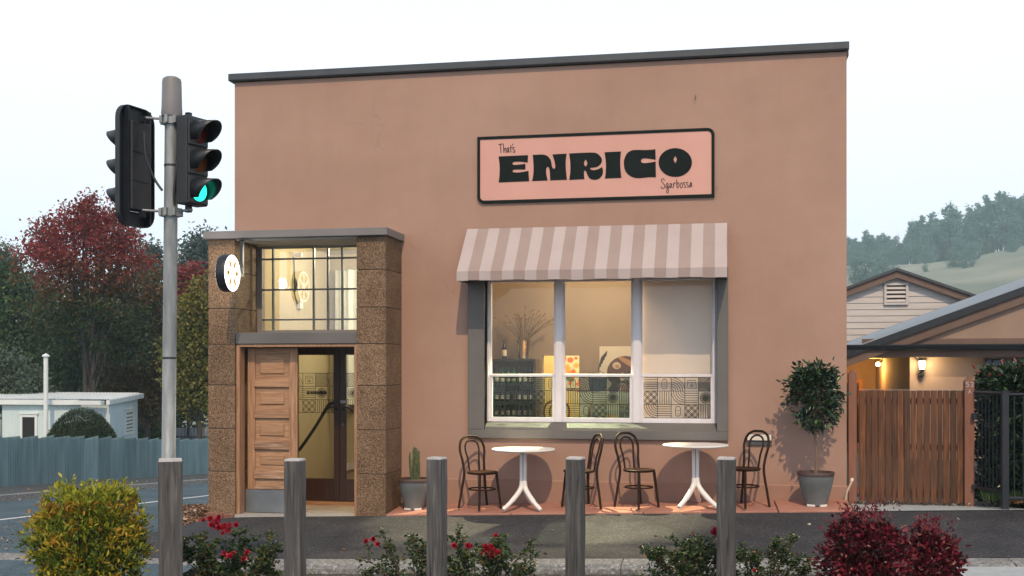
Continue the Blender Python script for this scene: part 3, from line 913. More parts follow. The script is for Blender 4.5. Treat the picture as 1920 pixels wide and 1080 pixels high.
mb = MB(); mb.box(-6.46, -6.118, GY, GY + .05, -.143, 2.1).box(-4.469, -4.05, GY, GY + .05, -.143, 2.1).box(-6.46, -4.05, GY, GY + .05, 2.033, 2.19)
mb.build('door_surround', dark_wood, cafe)
MB().box(-5.285, -5.205, GY - .004, GY - .001, 1.225, 1.265).build('door_plate', plain('plate_grey', (.35, .35, .36), .4), GD2)
mb = MB(); mb.lathe([(.02, GY - .012), (.02, GY)], 14, (-5.245, .93), axis='y'); mb.build('lock', steel_dark, GD2, smooth=40)
mb = MB(); mb.tube(smooth_path([(-6.36, 1.2, .40), (-6.21, 1.2, .54), (-5.98, 1.2, .86), (-5.80, 1.2, 1.15), (-5.74, 1.2, 1.195), (-5.68, 1.2, 1.19), (-5.62, 1.22, 1.14)], 5), .024, 10)
mb.build('stair_handrail', black_metal, cafe, smooth=40)
# sheer curtains in the hall
cur_m = surf('sheer_curtain', [(.76, .79, .75), (.84, .87, .83)], scale=2, rough=.9, bump=0)
mb = MB(); vs = []
n = 150
for i in range(n + 1):
    x = -6.28 + (6.28 - 4.15) * i / n
    y = 2.84 + .035 * math.sin(i * .62) + .018 * math.sin(i * .23 + 1)
    vs += [(x, y, 1.12), (x, y + .01, 3.32)]
mb.add(vs, [(2 * i, 2 * i + 2, 2 * i + 3, 2 * i + 1) for i in range(n)])
cu = tag(mb.build('curtain', cur_m, None, smooth=80), 'long pale sheer curtain hanging in the lit hall behind the transom window', 'curtain')
# iron hook and a rusty bolt left in the wall
mb = MB(); mb.tube(smooth_path([(-.38, -.001, 5.23), (-.38, -.05, 5.22), (-.38, -.055, 5.18), (-.38, -.03, 5.16)], 3), .004, 6); mb.build('wall_hook', steel_dark, cafe)
# letter slot at the foot of the wall
ls = MB(); ls.box(.262, .574, -.03, -.001, .735, .88)
lo = ls.build('letter_slot', steel_dark, cafe, bevel=.004)
MB().hexa([(.27, -.05, .80), (.566, -.05, .80), (.566, -.031, .80), (.27, -.031, .80)], [(.27, -.046, .862), (.566, -.046, .862), (.566, -.031, .872), (.27, -.031, .872)]).build('flap', plain('flap_pale_shine', (.74, .68, .60), .4, .2), lo)  # the flap's bright reflection is put into its pale base colour

# awning ---------------------------------------------------------------
aw = thing('window_awning', 'pink and cream striped fabric awning above the cafe window', 'awning', (-1.69, 0, 2.83))
stripe_a = surf('awning_pink', [(.30, .232, .215), (.335, .265, .245)], scale=2.2, rough=.9, bump=.12, bscale=300, bdist=.002)
stripe_b = surf('awning_cream', [(.405, .345, .34), (.45, .39, .385)], scale=2.2, rough=.9, bump=.12, bscale=300, bdist=.002)
AX0, AX1 = -1.705, 1.705
ns = 23
cl, vl = MB(), MB()
for i in range(ns):
    x0 = AX0 + (AX1 - AX0) * i / ns; x1 = AX0 + (AX1 - AX0) * (i + 1) / ns
    m_ = 1 if i % 2 == 0 else 0
    A_, B_ = (-.012, .745), (-.605, .128)
    for q in range(4):
        def pt(t, xx): return (A_[0] + (B_[0] - A_[0]) * t, A_[1] + (B_[1] - A_[1]) * t - math.sin(math.pi * t) * (.014 + .006 * math.sin(xx * 5.1)) )
        (ya, za), (yb, zb) = pt(q / 4, x0), pt((q + 1) / 4, x0); (yc, zc), (yd, zd) = pt(q / 4, x1), pt((q + 1) / 4, x1)
        th = .005
        cl.hexa([(x0, ya, za - th), (x1, yc, zc - th), (x1, yd, zd - th), (x0, yb, zb - th)], [(x0, ya, za), (x1, yc, zc), (x1, yd, zd), (x0, yb, zb)], m_)
    sag = .005 * math.sin(i * 1.7) + .004 * math.sin(i * .45)
    vl.hexa([(x0, -.611, .006 + sag), (x1, -.611, .006 + sag), (x1, -.605, .006 + sag), (x0, -.605, .006 + sag)], [(x0, -.611, .124), (x1, -.611, .124), (x1, -.605, .124), (x0, -.605, .124)], m_)
cl.build('canopy_cloth', [stripe_a, stripe_b], aw)
vl.build('valance', [stripe_a, stripe_b], aw)
for sx in (AX0, AX1):
    e = MB(); e.prism([(-.012, .735), (-.60, .12), (-.60, .01), (-.012, .01)], 'x', sx - .003, sx + .003)
    e.build('end_panel', stripe_a, aw)
fr = MB()
for sx in (AX0 + .02, AX1 - .02):
    fr.tube([(sx, -.03, .69), (sx, -.585, .10)], .010, 6); fr.tube([(sx, -.03, .03), (sx, -.59, .03)], .012, 6)
fr.tube([(AX0 + .01, -.585, .09), (AX1 - .01, -.585, .09)], .012, 8)
fr.build('awning_frame', steel_dark, aw)
# ------------------------------------------------------------------ wall sign
# letter outlines of the wall sign, metres on the wall plane
GLYPHS={"E":[[[-2.962,4.526],[-2.566,4.529],[-2.571,4.431],[-2.581,4.433],[-2.595,4.436],[-2.611,4.439],[-2.628,4.442],[-2.644,4.444],[-2.659,4.446],[-2.675,4.447],[-2.691,4.448],[-2.706,4.449],[-2.719,4.449],[-2.73,4.449],[-2.74,4.448],[-2.75,4.447],[-2.757,4.446],[-2.764,4.444],[-2.768,4.441],[-2.771,4.438],[-2.773,4.434],[-2.774,4.431],[-2.774,4.427],[-2.774,4.423],[-2.773,4.419],[-2.771,4.415],[-2.767,4.411],[-2.762,4.408],[-2.755,4.407],[-2.747,4.406],[-2.738,4.406],[-2.726,4.406],[-2.711,4.407],[-2.691,4.408],[-2.666,4.41],[-2.64,4.412],[-2.617,4.415],[-2.601,4.416],[-2.602,4.341],[-2.613,4.342],[-2.629,4.342],[-2.647,4.343],[-2.665,4.343],[-2.681,4.344],[-2.696,4.344],[-2.711,4.345],[-2.725,4.345],[-2.738,4.345],[-2.749,4.345],[-2.757,4.343],[-2.763,4.34],[-2.768,4.337],[-2.771,4.334],[-2.773,4.331],[-2.773,4.327],[-2.773,4.323],[-2.771,4.318],[-2.767,4.314],[-2.762,4.311],[-2.755,4.309],[-2.745,4.307],[-2.735,4.306],[-2.723,4.305],[-2.711,4.305],[-2.699,4.305],[-2.686,4.305],[-2.673,4.306],[-2.659,4.307],[-2.644,4.309],[-2.627,4.311],[-2.608,4.314],[-2.589,4.317],[-2.572,4.32],[-2.56,4.322],[-2.56,4.314],[-2.56,4.303],[-2.559,4.29],[-2.558,4.276],[-2.557,4.262],[-2.556,4.246],[-2.554,4.229],[-2.553,4.211],[-2.551,4.196],[-2.55,4.185],[-2.961,4.182],[-2.959,4.195],[-2.957,4.214],[-2.954,4.235],[-2.952,4.259],[-2.95,4.282],[-2.949,4.305],[-2.948,4.331],[-2.947,4.356],[-2.947,4.382],[-2.948,4.407],[-2.95,4.433],[-2.953,4.461],[-2.957,4.487],[-2.96,4.51]]],"N":[[[-2.502,4.53],[-2.493,4.53],[-2.48,4.53],[-2.465,4.53],[-2.45,4.53],[-2.436,4.531],[-2.422,4.531],[-2.408,4.531],[-2.394,4.531],[-2.381,4.531],[-2.369,4.53],[-2.357,4.528],[-2.346,4.525],[-2.336,4.522],[-2.326,4.518],[-2.317,4.514],[-2.308,4.508],[-2.3,4.502],[-2.293,4.495],[-2.286,4.487],[-2.28,4.48],[-2.274,4.471],[-2.269,4.463],[-2.265,4.454],[-2.261,4.445],[-2.258,4.435],[-2.255,4.425],[-2.253,4.414],[-2.252,4.403],[-2.25,4.393],[-2.249,4.384],[-2.247,4.375],[-2.245,4.368],[-2.243,4.361],[-2.241,4.355],[-2.238,4.35],[-2.235,4.346],[-2.232,4.343],[-2.228,4.341],[-2.224,4.339],[-2.221,4.339],[-2.217,4.339],[-2.213,4.34],[-2.21,4.342],[-2.207,4.345],[-2.205,4.349],[-2.203,4.354],[-2.202,4.359],[-2.202,4.365],[-2.202,4.373],[-2.203,4.382],[-2.204,4.393],[-2.206,4.405],[-2.209,4.419],[-2.211,4.434],[-2.215,4.448],[-2.219,4.464],[-2.225,4.483],[-2.231,4.501],[-2.236,4.516],[-2.24,4.527],[-2.051,4.531],[-2.053,4.519],[-2.056,4.501],[-2.059,4.48],[-2.061,4.458],[-2.063,4.436],[-2.064,4.414],[-2.064,4.391],[-2.064,4.367],[-2.063,4.343],[-2.062,4.319],[-2.059,4.292],[-2.056,4.261],[-2.053,4.232],[-2.05,4.207],[-2.048,4.189],[-2.27,4.188],[-2.27,4.199],[-2.27,4.215],[-2.271,4.233],[-2.272,4.251],[-2.272,4.267],[-2.273,4.282],[-2.274,4.296],[-2.276,4.31],[-2.277,4.323],[-2.28,4.333],[-2.283,4.343],[-2.287,4.351],[-2.292,4.359],[-2.296,4.364],[-2.301,4.366],[-2.305,4.366],[-2.309,4.364],[-2.314,4.359],[-2.318,4.353],[-2.321,4.346],[-2.323,4.337],[-2.324,4.326],[-2.325,4.313],[-2.325,4.299],[-2.324,4.284],[-2.321,4.265],[-2.317,4.243],[-2.312,4.221],[-2.307,4.201],[-2.304,4.188],[-2.511,4.186],[-2.509,4.197],[-2.505,4.213],[-2.501,4.233],[-2.498,4.254],[-2.495,4.275],[-2.493,4.296],[-2.492,4.318],[-2.492,4.342],[-2.491,4.367],[-2.492,4.392],[-2.493,4.42],[-2.496,4.452],[-2.498,4.484],[-2.501,4.511]]],"R":[[[-2.018,4.531],[-1.999,4.531],[-1.972,4.532],[-1.941,4.533],[-1.907,4.533],[-1.875,4.534],[-1.843,4.534],[-1.808,4.534],[-1.773,4.534],[-1.741,4.534],[-1.714,4.532],[-1.695,4.531],[-1.681,4.529],[-1.669,4.526],[-1.659,4.522],[-1.649,4.517],[-1.638,4.51],[-1.627,4.5],[-1.617,4.49],[-1.609,4.48],[-1.602,4.47],[-1.596,4.461],[-1.592,4.452],[-1.589,4.444],[-1.588,4.435],[-1.587,4.426],[-1.588,4.417],[-1.59,4.409],[-1.593,4.4],[-1.597,4.391],[-1.602,4.383],[-1.608,4.375],[-1.615,4.368],[-1.623,4.36],[-1.632,4.354],[-1.642,4.348],[-1.653,4.344],[-1.665,4.341],[-1.677,4.339],[-1.689,4.337],[-1.7,4.336],[-1.709,4.335],[-1.717,4.335],[-1.724,4.335],[-1.73,4.335],[-1.735,4.334],[-1.738,4.333],[-1.74,4.33],[-1.741,4.328],[-1.741,4.325],[-1.741,4.323],[-1.74,4.32],[-1.739,4.317],[-1.737,4.314],[-1.734,4.312],[-1.729,4.309],[-1.722,4.307],[-1.714,4.305],[-1.705,4.303],[-1.695,4.302],[-1.685,4.302],[-1.676,4.303],[-1.665,4.305],[-1.655,4.307],[-1.645,4.31],[-1.634,4.313],[-1.624,4.318],[-1.612,4.324],[-1.601,4.33],[-1.592,4.336],[-1.585,4.339],[-1.583,4.332],[-1.58,4.322],[-1.577,4.31],[-1.575,4.299],[-1.573,4.288],[-1.573,4.279],[-1.573,4.27],[-1.574,4.262],[-1.576,4.253],[-1.579,4.245],[-1.583,4.236],[-1.588,4.227],[-1.595,4.218],[-1.601,4.21],[-1.609,4.202],[-1.617,4.196],[-1.627,4.19],[-1.637,4.185],[-1.647,4.181],[-1.656,4.178],[-1.665,4.177],[-1.674,4.176],[-1.683,4.176],[-1.691,4.176],[-1.7,4.178],[-1.709,4.18],[-1.718,4.183],[-1.727,4.186],[-1.736,4.191],[-1.744,4.196],[-1.751,4.202],[-1.757,4.209],[-1.763,4.216],[-1.768,4.225],[-1.773,4.233],[-1.777,4.242],[-1.781,4.253],[-1.785,4.263],[-1.788,4.273],[-1.791,4.281],[-1.794,4.287],[-1.797,4.292],[-1.8,4.295],[-1.803,4.298],[-1.806,4.3],[-1.809,4.302],[-1.812,4.302],[-1.815,4.302],[-1.818,4.3],[-1.82,4.296],[-1.821,4.29],[-1.822,4.283],[-1.823,4.273],[-1.823,4.263],[-1.823,4.253],[-1.822,4.24],[-1.82,4.226],[-1.818,4.212],[-1.816,4.199],[-1.815,4.19],[-2.017,4.186],[-2.015,4.2],[-2.012,4.218],[-2.008,4.241],[-2.005,4.264],[-2.003,4.288],[-2.002,4.311],[-2.001,4.336],[-2.001,4.361],[-2.002,4.387],[-2.003,4.412],[-2.005,4.438],[-2.009,4.465],[-2.012,4.492],[-2.016,4.515]],[[-1.799,4.447],[-1.796,4.441],[-1.791,4.432],[-1.786,4.422],[-1.782,4.412],[-1.779,4.404],[-1.778,4.398],[-1.777,4.393],[-1.778,4.388],[-1.78,4.384],[-1.782,4.379],[-1.784,4.373],[-1.788,4.366],[-1.793,4.36],[-1.797,4.355],[-1.799,4.351],[-1.802,4.355],[-1.807,4.36],[-1.812,4.366],[-1.817,4.373],[-1.82,4.38],[-1.821,4.387],[-1.822,4.394],[-1.822,4.402],[-1.821,4.409],[-1.82,4.416],[-1.817,4.423],[-1.812,4.43],[-1.807,4.437],[-1.802,4.443]]],"I":[[[-1.553,4.531],[-1.339,4.533],[-1.34,4.519],[-1.343,4.498],[-1.345,4.474],[-1.347,4.449],[-1.349,4.425],[-1.349,4.403],[-1.349,4.38],[-1.348,4.356],[-1.347,4.333],[-1.346,4.31],[-1.344,4.284],[-1.341,4.257],[-1.339,4.23],[-1.336,4.207],[-1.334,4.191],[-1.549,4.189],[-1.547,4.199],[-1.544,4.214],[-1.541,4.232],[-1.539,4.251],[-1.537,4.272],[-1.536,4.296],[-1.535,4.321],[-1.534,4.349],[-1.534,4.376],[-1.536,4.403],[-1.538,4.431],[-1.542,4.46],[-1.546,4.489],[-1.55,4.513]]],"C":[[[-1.133,4.546],[-1.111,4.545],[-1.087,4.544],[-1.062,4.542],[-1.036,4.541],[-1.011,4.54],[-0.985,4.541],[-0.958,4.542],[-0.932,4.543],[-0.909,4.545],[-0.894,4.546],[-0.891,4.409],[-0.9,4.411],[-0.914,4.415],[-0.929,4.418],[-0.946,4.422],[-0.961,4.425],[-0.976,4.427],[-0.991,4.43],[-1.006,4.432],[-1.02,4.434],[-1.032,4.434],[-1.042,4.434],[-1.05,4.433],[-1.057,4.431],[-1.063,4.428],[-1.068,4.426],[-1.072,4.422],[-1.076,4.417],[-1.078,4.413],[-1.079,4.408],[-1.08,4.403],[-1.079,4.398],[-1.078,4.393],[-1.075,4.388],[-1.072,4.383],[-1.068,4.379],[-1.064,4.377],[-1.06,4.375],[-1.054,4.373],[-1.048,4.372],[-1.04,4.371],[-1.029,4.371],[-1.017,4.371],[-1.004,4.372],[-0.99,4.373],[-0.975,4.375],[-0.958,4.377],[-0.939,4.379],[-0.919,4.382],[-0.903,4.385],[-0.891,4.386],[-0.888,4.184],[-0.9,4.184],[-0.916,4.186],[-0.936,4.187],[-0.956,4.188],[-0.975,4.188],[-0.994,4.187],[-1.013,4.185],[-1.032,4.183],[-1.05,4.182],[-1.068,4.181],[-1.085,4.18],[-1.101,4.18],[-1.117,4.18],[-1.132,4.181],[-1.147,4.183],[-1.162,4.187],[-1.177,4.191],[-1.192,4.197],[-1.206,4.203],[-1.219,4.212],[-1.232,4.221],[-1.245,4.232],[-1.257,4.244],[-1.268,4.257],[-1.277,4.271],[-1.284,4.286],[-1.29,4.302],[-1.294,4.318],[-1.297,4.335],[-1.3,4.351],[-1.301,4.367],[-1.301,4.383],[-1.301,4.4],[-1.299,4.415],[-1.295,4.431],[-1.291,4.446],[-1.285,4.461],[-1.279,4.476],[-1.271,4.49],[-1.262,4.502],[-1.253,4.512],[-1.242,4.521],[-1.23,4.528],[-1.217,4.534],[-1.205,4.539],[-1.192,4.543],[-1.179,4.545],[-1.166,4.546],[-1.151,4.546]]],"O":[[[-0.428,4.359],[-0.428,4.345],[-0.43,4.33],[-0.434,4.316],[-0.438,4.302],[-0.444,4.289],[-0.451,4.276],[-0.459,4.264],[-0.468,4.252],[-0.478,4.241],[-0.49,4.231],[-0.502,4.221],[-0.515,4.213],[-0.529,4.205],[-0.543,4.198],[-0.558,4.193],[-0.574,4.188],[-0.59,4.185],[-0.607,4.183],[-0.623,4.182],[-0.64,4.181],[-0.656,4.183],[-0.673,4.185],[-0.689,4.188],[-0.706,4.193],[-0.721,4.198],[-0.736,4.205],[-0.751,4.212],[-0.765,4.221],[-0.778,4.23],[-0.79,4.24],[-0.802,4.251],[-0.812,4.263],[-0.821,4.276],[-0.83,4.289],[-0.837,4.302],[-0.842,4.316],[-0.847,4.33],[-0.85,4.345],[-0.852,4.359],[-0.853,4.373],[-0.852,4.388],[-0.85,4.402],[-0.847,4.417],[-0.842,4.43],[-0.837,4.444],[-0.83,4.457],[-0.821,4.469],[-0.812,4.481],[-0.802,4.492],[-0.79,4.502],[-0.778,4.511],[-0.765,4.52],[-0.751,4.528],[-0.736,4.534],[-0.721,4.54],[-0.706,4.544],[-0.689,4.547],[-0.673,4.55],[-0.656,4.551],[-0.64,4.551],[-0.623,4.55],[-0.607,4.547],[-0.59,4.544],[-0.574,4.539],[-0.558,4.534],[-0.543,4.527],[-0.529,4.52],[-0.515,4.511],[-0.502,4.501],[-0.49,4.491],[-0.478,4.48],[-0.468,4.469],[-0.459,4.456],[-0.451,4.443],[-0.444,4.43],[-0.438,4.416],[-0.434,4.402],[-0.43,4.388],[-0.428,4.373]],[[-0.64,4.451],[-0.637,4.445],[-0.631,4.436],[-0.626,4.426],[-0.621,4.416],[-0.619,4.406],[-0.621,4.395],[-0.626,4.384],[-0.631,4.373],[-0.637,4.363],[-0.64,4.356],[-0.644,4.363],[-0.649,4.373],[-0.655,4.385],[-0.66,4.396],[-0.662,4.407],[-0.66,4.417],[-0.655,4.427],[-0.649,4.437],[-0.644,4.445]]]}
THATS=[[[-2.966,4.682],[-2.957,4.687],[-2.929,4.687],[-2.905,4.694]],[[-2.937,4.695],[-2.936,4.646],[-2.93,4.571]],[[-2.898,4.688],[-2.896,4.631],[-2.891,4.57]],[[-2.89,4.598],[-2.88,4.623],[-2.87,4.634],[-2.864,4.616],[-2.865,4.575]],[[-2.825,4.61],[-2.835,4.64],[-2.847,4.615],[-2.849,4.581],[-2.842,4.576],[-2.83,4.599],[-2.828,4.628],[-2.826,4.596],[-2.818,4.573]],[[-2.799,4.67],[-2.799,4.618],[-2.795,4.573]],[[-2.814,4.632],[-2.795,4.637],[-2.777,4.638]],[[-2.768,4.69],[-2.778,4.664]],[[-2.745,4.638],[-2.768,4.637],[-2.771,4.626],[-2.756,4.603],[-2.742,4.588],[-2.748,4.575],[-2.758,4.573],[-2.773,4.583]]]
SGAR=[[[-0.78,4.137],[-0.787,4.157],[-0.804,4.162],[-0.819,4.148],[-0.818,4.134],[-0.795,4.102],[-0.775,4.072],[-0.778,4.047],[-0.801,4.036],[-0.818,4.045],[-0.821,4.065]],[[-0.731,4.094],[-0.744,4.103],[-0.757,4.072],[-0.758,4.046],[-0.75,4.043],[-0.736,4.071],[-0.731,4.097],[-0.733,4.057],[-0.728,4.011],[-0.73,3.982],[-0.741,3.974],[-0.751,3.989],[-0.747,4.017],[-0.733,4.04],[-0.718,4.059]],[[-0.69,4.078],[-0.699,4.102],[-0.71,4.07],[-0.71,4.042],[-0.701,4.044],[-0.69,4.078],[-0.689,4.096],[-0.687,4.064],[-0.679,4.038]],[[-0.664,4.103],[-0.662,4.069],[-0.664,4.038]],[[-0.662,4.069],[-0.653,4.097],[-0.645,4.106],[-0.638,4.093]],[[-0.623,4.149],[-0.622,4.105],[-0.619,4.056]],[[-0.619,4.056],[-0.613,4.096],[-0.599,4.106],[-0.592,4.084],[-0.596,4.056],[-0.611,4.037],[-0.621,4.053]],[[-0.564,4.106],[-0.577,4.075],[-0.574,4.046],[-0.562,4.036],[-0.55,4.054],[-0.551,4.089],[-0.564,4.106]],[[-0.509,4.104],[-0.529,4.106],[-0.536,4.097],[-0.52,4.073],[-0.509,4.056],[-0.514,4.042],[-0.533,4.046]],[[-0.473,4.103],[-0.49,4.107],[-0.496,4.093],[-0.48,4.069],[-0.472,4.055],[-0.478,4.042],[-0.496,4.047]],[[-0.435,4.079],[-0.442,4.105],[-0.455,4.071],[-0.458,4.046],[-0.451,4.043],[-0.44,4.074],[-0.435,4.099],[-0.432,4.065],[-0.427,4.038]]]
sign_black = surf('sign_black', [(.008, .012, .012), (.012, .017, .017)], scale=4, rough=.8, bump=.03, spec=.1)
sign_pink = surf('sign_pink', [(.56, .29, .235), (.62, .335, .28)], scale=1.2, detail=4, rough=.55, bump=.03)
sb = thing('wall_sign', 'long pink sign board with black border and bold black lettering', 'sign', (0, 0, 0))
def rrect(x0, x1, z0, z1, r, corners):
    """corners: which of BL, BR, TR, TL are rounded"""
    P = []
    for (cx, cz, a, k) in ((x0 + r, z0 + r, 180, 0), (x1 - r, z0 + r, 270, 1), (x1 - r, z1 - r, 0, 2), (x0 + r, z1 - r, 90, 3)):
        if corners[k]: P += [(cx + r * math.cos(R(a + t)), cz + r * math.sin(R(a + t))) for t in range(0, 91, 15)]
        else: P.append(((x0, z0), (x1, z0), (x1, z1), (x0, z1))[k])
    return P
SX0, SX1, SZ0, SZ1 = -3.252, -.142, 3.907, 4.795
MB().prism(rrect(SX0 + .01, SX1 - .01, SZ0 + .01, SZ1 - .01, .07, (1, 0, 1, 0)), 'y', -.026, -.001).build('panel', sign_pink, sb)
def band(outer, inner, y0, y1):
    m_ = MB(); n_ = len(outer)
    vs = [(x, y0, z) for x, z in outer] + [(x, y0, z) for x, z in inner] + [(x, y1, z) for x, z in outer] + [(x, y1, z) for x, z in inner]
    fs = []
    for i in range(n_):
        j = (i + 1) % n_
        fs += [(i, j, n_ + j, n_ + i), (2 * n_ + i, 2 * n_ + j, j, i), (n_ + i, n_ + j, 3 * n_ + j, 3 * n_ + i)]
    return m_.add(vs, fs)
band(rrect(SX0, SX1, SZ0, SZ1, .09, (1, 0, 1, 0)), rrect(SX0 + .038, SX1 - .038, SZ0 + .038, SZ1 - .038, .055, (1, 0, 1, 0)), -.034, -.002).build('border', sign_black, sb)
def fill_rings(name, rings, y0, y1, mat, parent, scale=1, off=(0, 0)):
    bm = bmesh.new()
    for rg in rings:
        vv = [bm.verts.new((x * scale + off[0], y0, z * scale + off[1])) for x, z in rg]
        for i in range(len(vv)): bm.edges.new((vv[i], vv[(i + 1) % len(vv)]))
    bmesh.ops.triangle_fill(bm, use_beauty=True, use_dissolve=False, edges=bm.edges[:])
    ext = bmesh.ops.extrude_face_region(bm, geom=bm.faces[:])
    for g in ext['geom']:
        if isinstance(g, bmesh.types.BMVert): g.co.y = y1
    bmesh.ops.recalc_face_normals(bm, faces=bm.faces)
    me = bpy.data.meshes.new(name); bm.to_mesh(me); bm.free()
    me.materials.append(mat)
    o = bpy.data.objects.new(name, me); COL.objects.link(o); o.parent = parent
    return o
for ch in 'ENRICO':
    fill_rings('letter', GLYPHS[ch], -.0265, -.032, sign_black, sb)
hand_ink = plain('hand_ink', (.02, .006, .006), .5)
def strokes(name, ss, w_, y, mat, parent):
    m_ = MB()
    for s in ss:
        m_.ribbon([tuple(p)[:2] for p in smooth_path([(a, b, 0) for a, b in s], 5)], w_, y)
    return m_.build(name, mat, parent, fixn=False)
strokes('script_line', THATS, .0115, -.0275, hand_ink, sb)
strokes('script_line', SGAR, .0100, -.0275, hand_ink, sb)
# the cafe name on the left glass door, same letters small
k_ = .118
for ch in 'ENRICO':
    fill_rings('letter', GLYPHS[ch], GY + .012, GY + .010, film_ink, GD, k_, (-5.633 + 1.70 * k_, 1.375 - 4.4 * k_))

# ------------------------------------------------------------------ round lit sign on its bracket
ds = thing('disc_sign', 'round lit blade sign with an orange slice motif beside the porch', 'sign', (-6.26, -1.20, 2.93))
mb = MB(); mb.lathe([(.236, -.06), (.24, -.05), (.24, .05), (.236, .06)], 48, axis='x'); mb.build('drum', black_metal, ds, smooth=40)
glow, n, b = new_mat('lit_acrylic')
n.nodes.remove(b)
em = node(n, 'ShaderNodeEmission', Strength=2.6); em.inputs[0].default_value = (1, .93, .82, 1)
n.links.new(em.outputs[0], n.nodes['Material Output'].inputs[0])
def emis(name, c, s):
    m, n, b = new_mat(name); n.nodes.remove(b)
    e = node(n, 'ShaderNodeEmission', Strength=s); e.inputs[0].default_value = tuple(c) + (1,)
    n.links.new(e.outputs[0], n.nodes['Material Output'].inputs[0]); return m
glow_rim = emis('lit_rim', (.95, .96, 1), 3.6)
glow_or = emis('lit_orange', (.75, .20, .06), .62)
glow_seg = emis('lit_cream', (1, .80, .52), 1.7)
for sg in (-1, 1):
    f = MB(); f.lathe([(.232, sg * .0605), (.232, sg * .0625)], 48, axis='x'); fo = f.build('lit_face', glow_rim, ds)
    for k in range(6):
        a = R(60 * k + 30 if False else 60 * k)
        # cream wedge and orange pip
        wd = MB()
        pts = [(.03 * math.cos(a), .03 * math.sin(a))] + [(.205 * math.cos(a + R(t)), .205 * math.sin(a + R(t))) for t in range(-26, 27, 13)]
        wd.add([(sg * .0635, p[0], p[1]) for p in pts], [tuple(range(len(pts)))])
        wd.build('segment', glow_seg, fo, fixn=False)
        pp = MB(); c0 = .125 * math.cos(a), .125 * math.sin(a)
        hl = .052 if k % 3 else .028; hw = .016 if k % 3 else .026
        pts = []
        for t in range(0, 360, 36):
            u_, v_ = hl * math.cos(R(t)), hw * math.sin(R(t))
            pts.append((c0[0] + u_ * math.cos(a) - v_ * math.sin(a), c0[1] + u_ * math.sin(a) + v_ * math.cos(a)))
        pp.add([(sg * .0645, p[0], p[1]) for p in pts], [tuple(range(len(pts)))])
        pp.build('pip', glow_or, fo, fixn=False)
mb = MB(); mb.box(-.02, .02, .40, .45, -.01, .472).box(-.02, .02, .235, .40, -.02, .025).box(-.05, .05, .38, .47, .472, .476)
mb.build('bracket', black_metal, ds, bevel=.003)
# lamps: inside the cafe, in the hall ------------------------------------
def lamp(name, loc, e, col, r=.05, typ='POINT'):
    d = bpy.data.lights.new(name, typ); d.energy = e; d.color = col; d.shadow_soft_size = r
    o = bpy.data.objects.new(name, d); COL.objects.link(o); o.location = loc; return o
warm = (1, .80, .50)
def spot(name, loc, aim, e, col, deg, blend=.35, r=.03):
    d = bpy.data.lights.new(name, 'SPOT'); d.energy = e; d.color = col; d.spot_size = R(deg); d.spot_blend = blend; d.shadow_soft_size = r
    o = bpy.data.objects.new(name, d); COL.objects.link(o); o.location = loc
    o.rotation_euler = (Vector(aim) - Vector(loc)).to_track_quat('-Z', 'Y').to_euler(); return o
lamp('cafe_lamp', (-2.0, 2.0, 3.3), 140, warm, .06)
spot('cafe_downlight', (-2.16, .50, 3.10), (-2.16, .02, .95), 1500, (1, .84, .50), 74, .3, .012)
spot('cafe_track_light', (-2.1, 2.8, 3.3), (-2.0, -2.6, -.2), 950, (1, .84, .50), 62, .4, .04)
lamp('back_room_lamp', (-2.4, 5.0, 3.0), 240, (1, .72, .32), .1)
lamp('disc_lamp', (-6.52, -1.12, 2.98), 7, (1, .93, .80), .08)  # unseen extra lamp, added to strengthen the lit sign's glow on the column
lamp('hall_lamp', (-5.2, 1.1, 3.45), 100, (1, .87, .60), .08)
lamp('hall_lamp', (-4.6, 2.2, 3.3), 60, (1, .87, .60), .08)
# ------------------------------------------------------------------ inside the cafe
shelf_m = surf('shelf_black', [(.018, .02, .02), (.03, .032, .032)], scale=4, rough=.5, bump=.05)
SHX, SHY = -3.40, 3.22
sh = thing('wine_shelf', 'black open shelf stacked with wine bottles behind the left window', 'shelf', (SHX, SHY, .25))
MB().box(-.42, -.38, -.2, .2, 0, 1.61).build('side_panel', shelf_m, sh)
MB().box(.38, .42, -.2, .2, 0, 1.61).build('side_panel', shelf_m, sh)
MB().box(-.38, .38, .18, .2, 0, 1.61).build('back_panel', plain('shelf_back', (.10, .11, .11), .7), sh)
shz = [.08, .37, .65, .90, 1.18, 1.58]
for z in shz: MB().box(-.38, .38, -.2, .18, z, z + .03).build('shelf_board', shelf_m, sh)
def bottle_mesh(name, glassm, parent=None, loc=(0, 0, 0), label_h=.1, s=1.0):
    b = MB(); b.lathe([(.0, 0), (.037, .0), (.038, .01), (.038, .19), (.03, .215), (.015, .245), (.0145, .30), (.016, .301), (.016, .315), (0, .315)], 14, cap=False)
    o = b.build(name, glassm, parent, loc, smooth=50)
    l = MB(); l.lathe([(.0388, .05), (.0388, .05 + label_h)], 14, cap=False); l.build('label', plain('paper_label_%d' % len(MATS), (.72, .68, .58), .7), o, smooth=60)
    return o
g_dark = plain('bottle_dark', (.012, .014, .012), .12)
g_green = plain('bottle_green', (.01, .16, .06), .12)
g_teal = plain('tumbler_teal', (.02, .12, .12), .15)
bproto = tag(bottle_mesh('wine_bottle', g_dark), 'small dark bottle with a pale label on the shelf', 'bottle', 'bottles on the wine shelf')
gproto = tag(bottle_mesh('green_bottle', g_green, label_h=.06), 'green bottle on the second shelf from the top', 'bottle', 'green bottles on the wine shelf')
first = {'b': True, 'g': True}
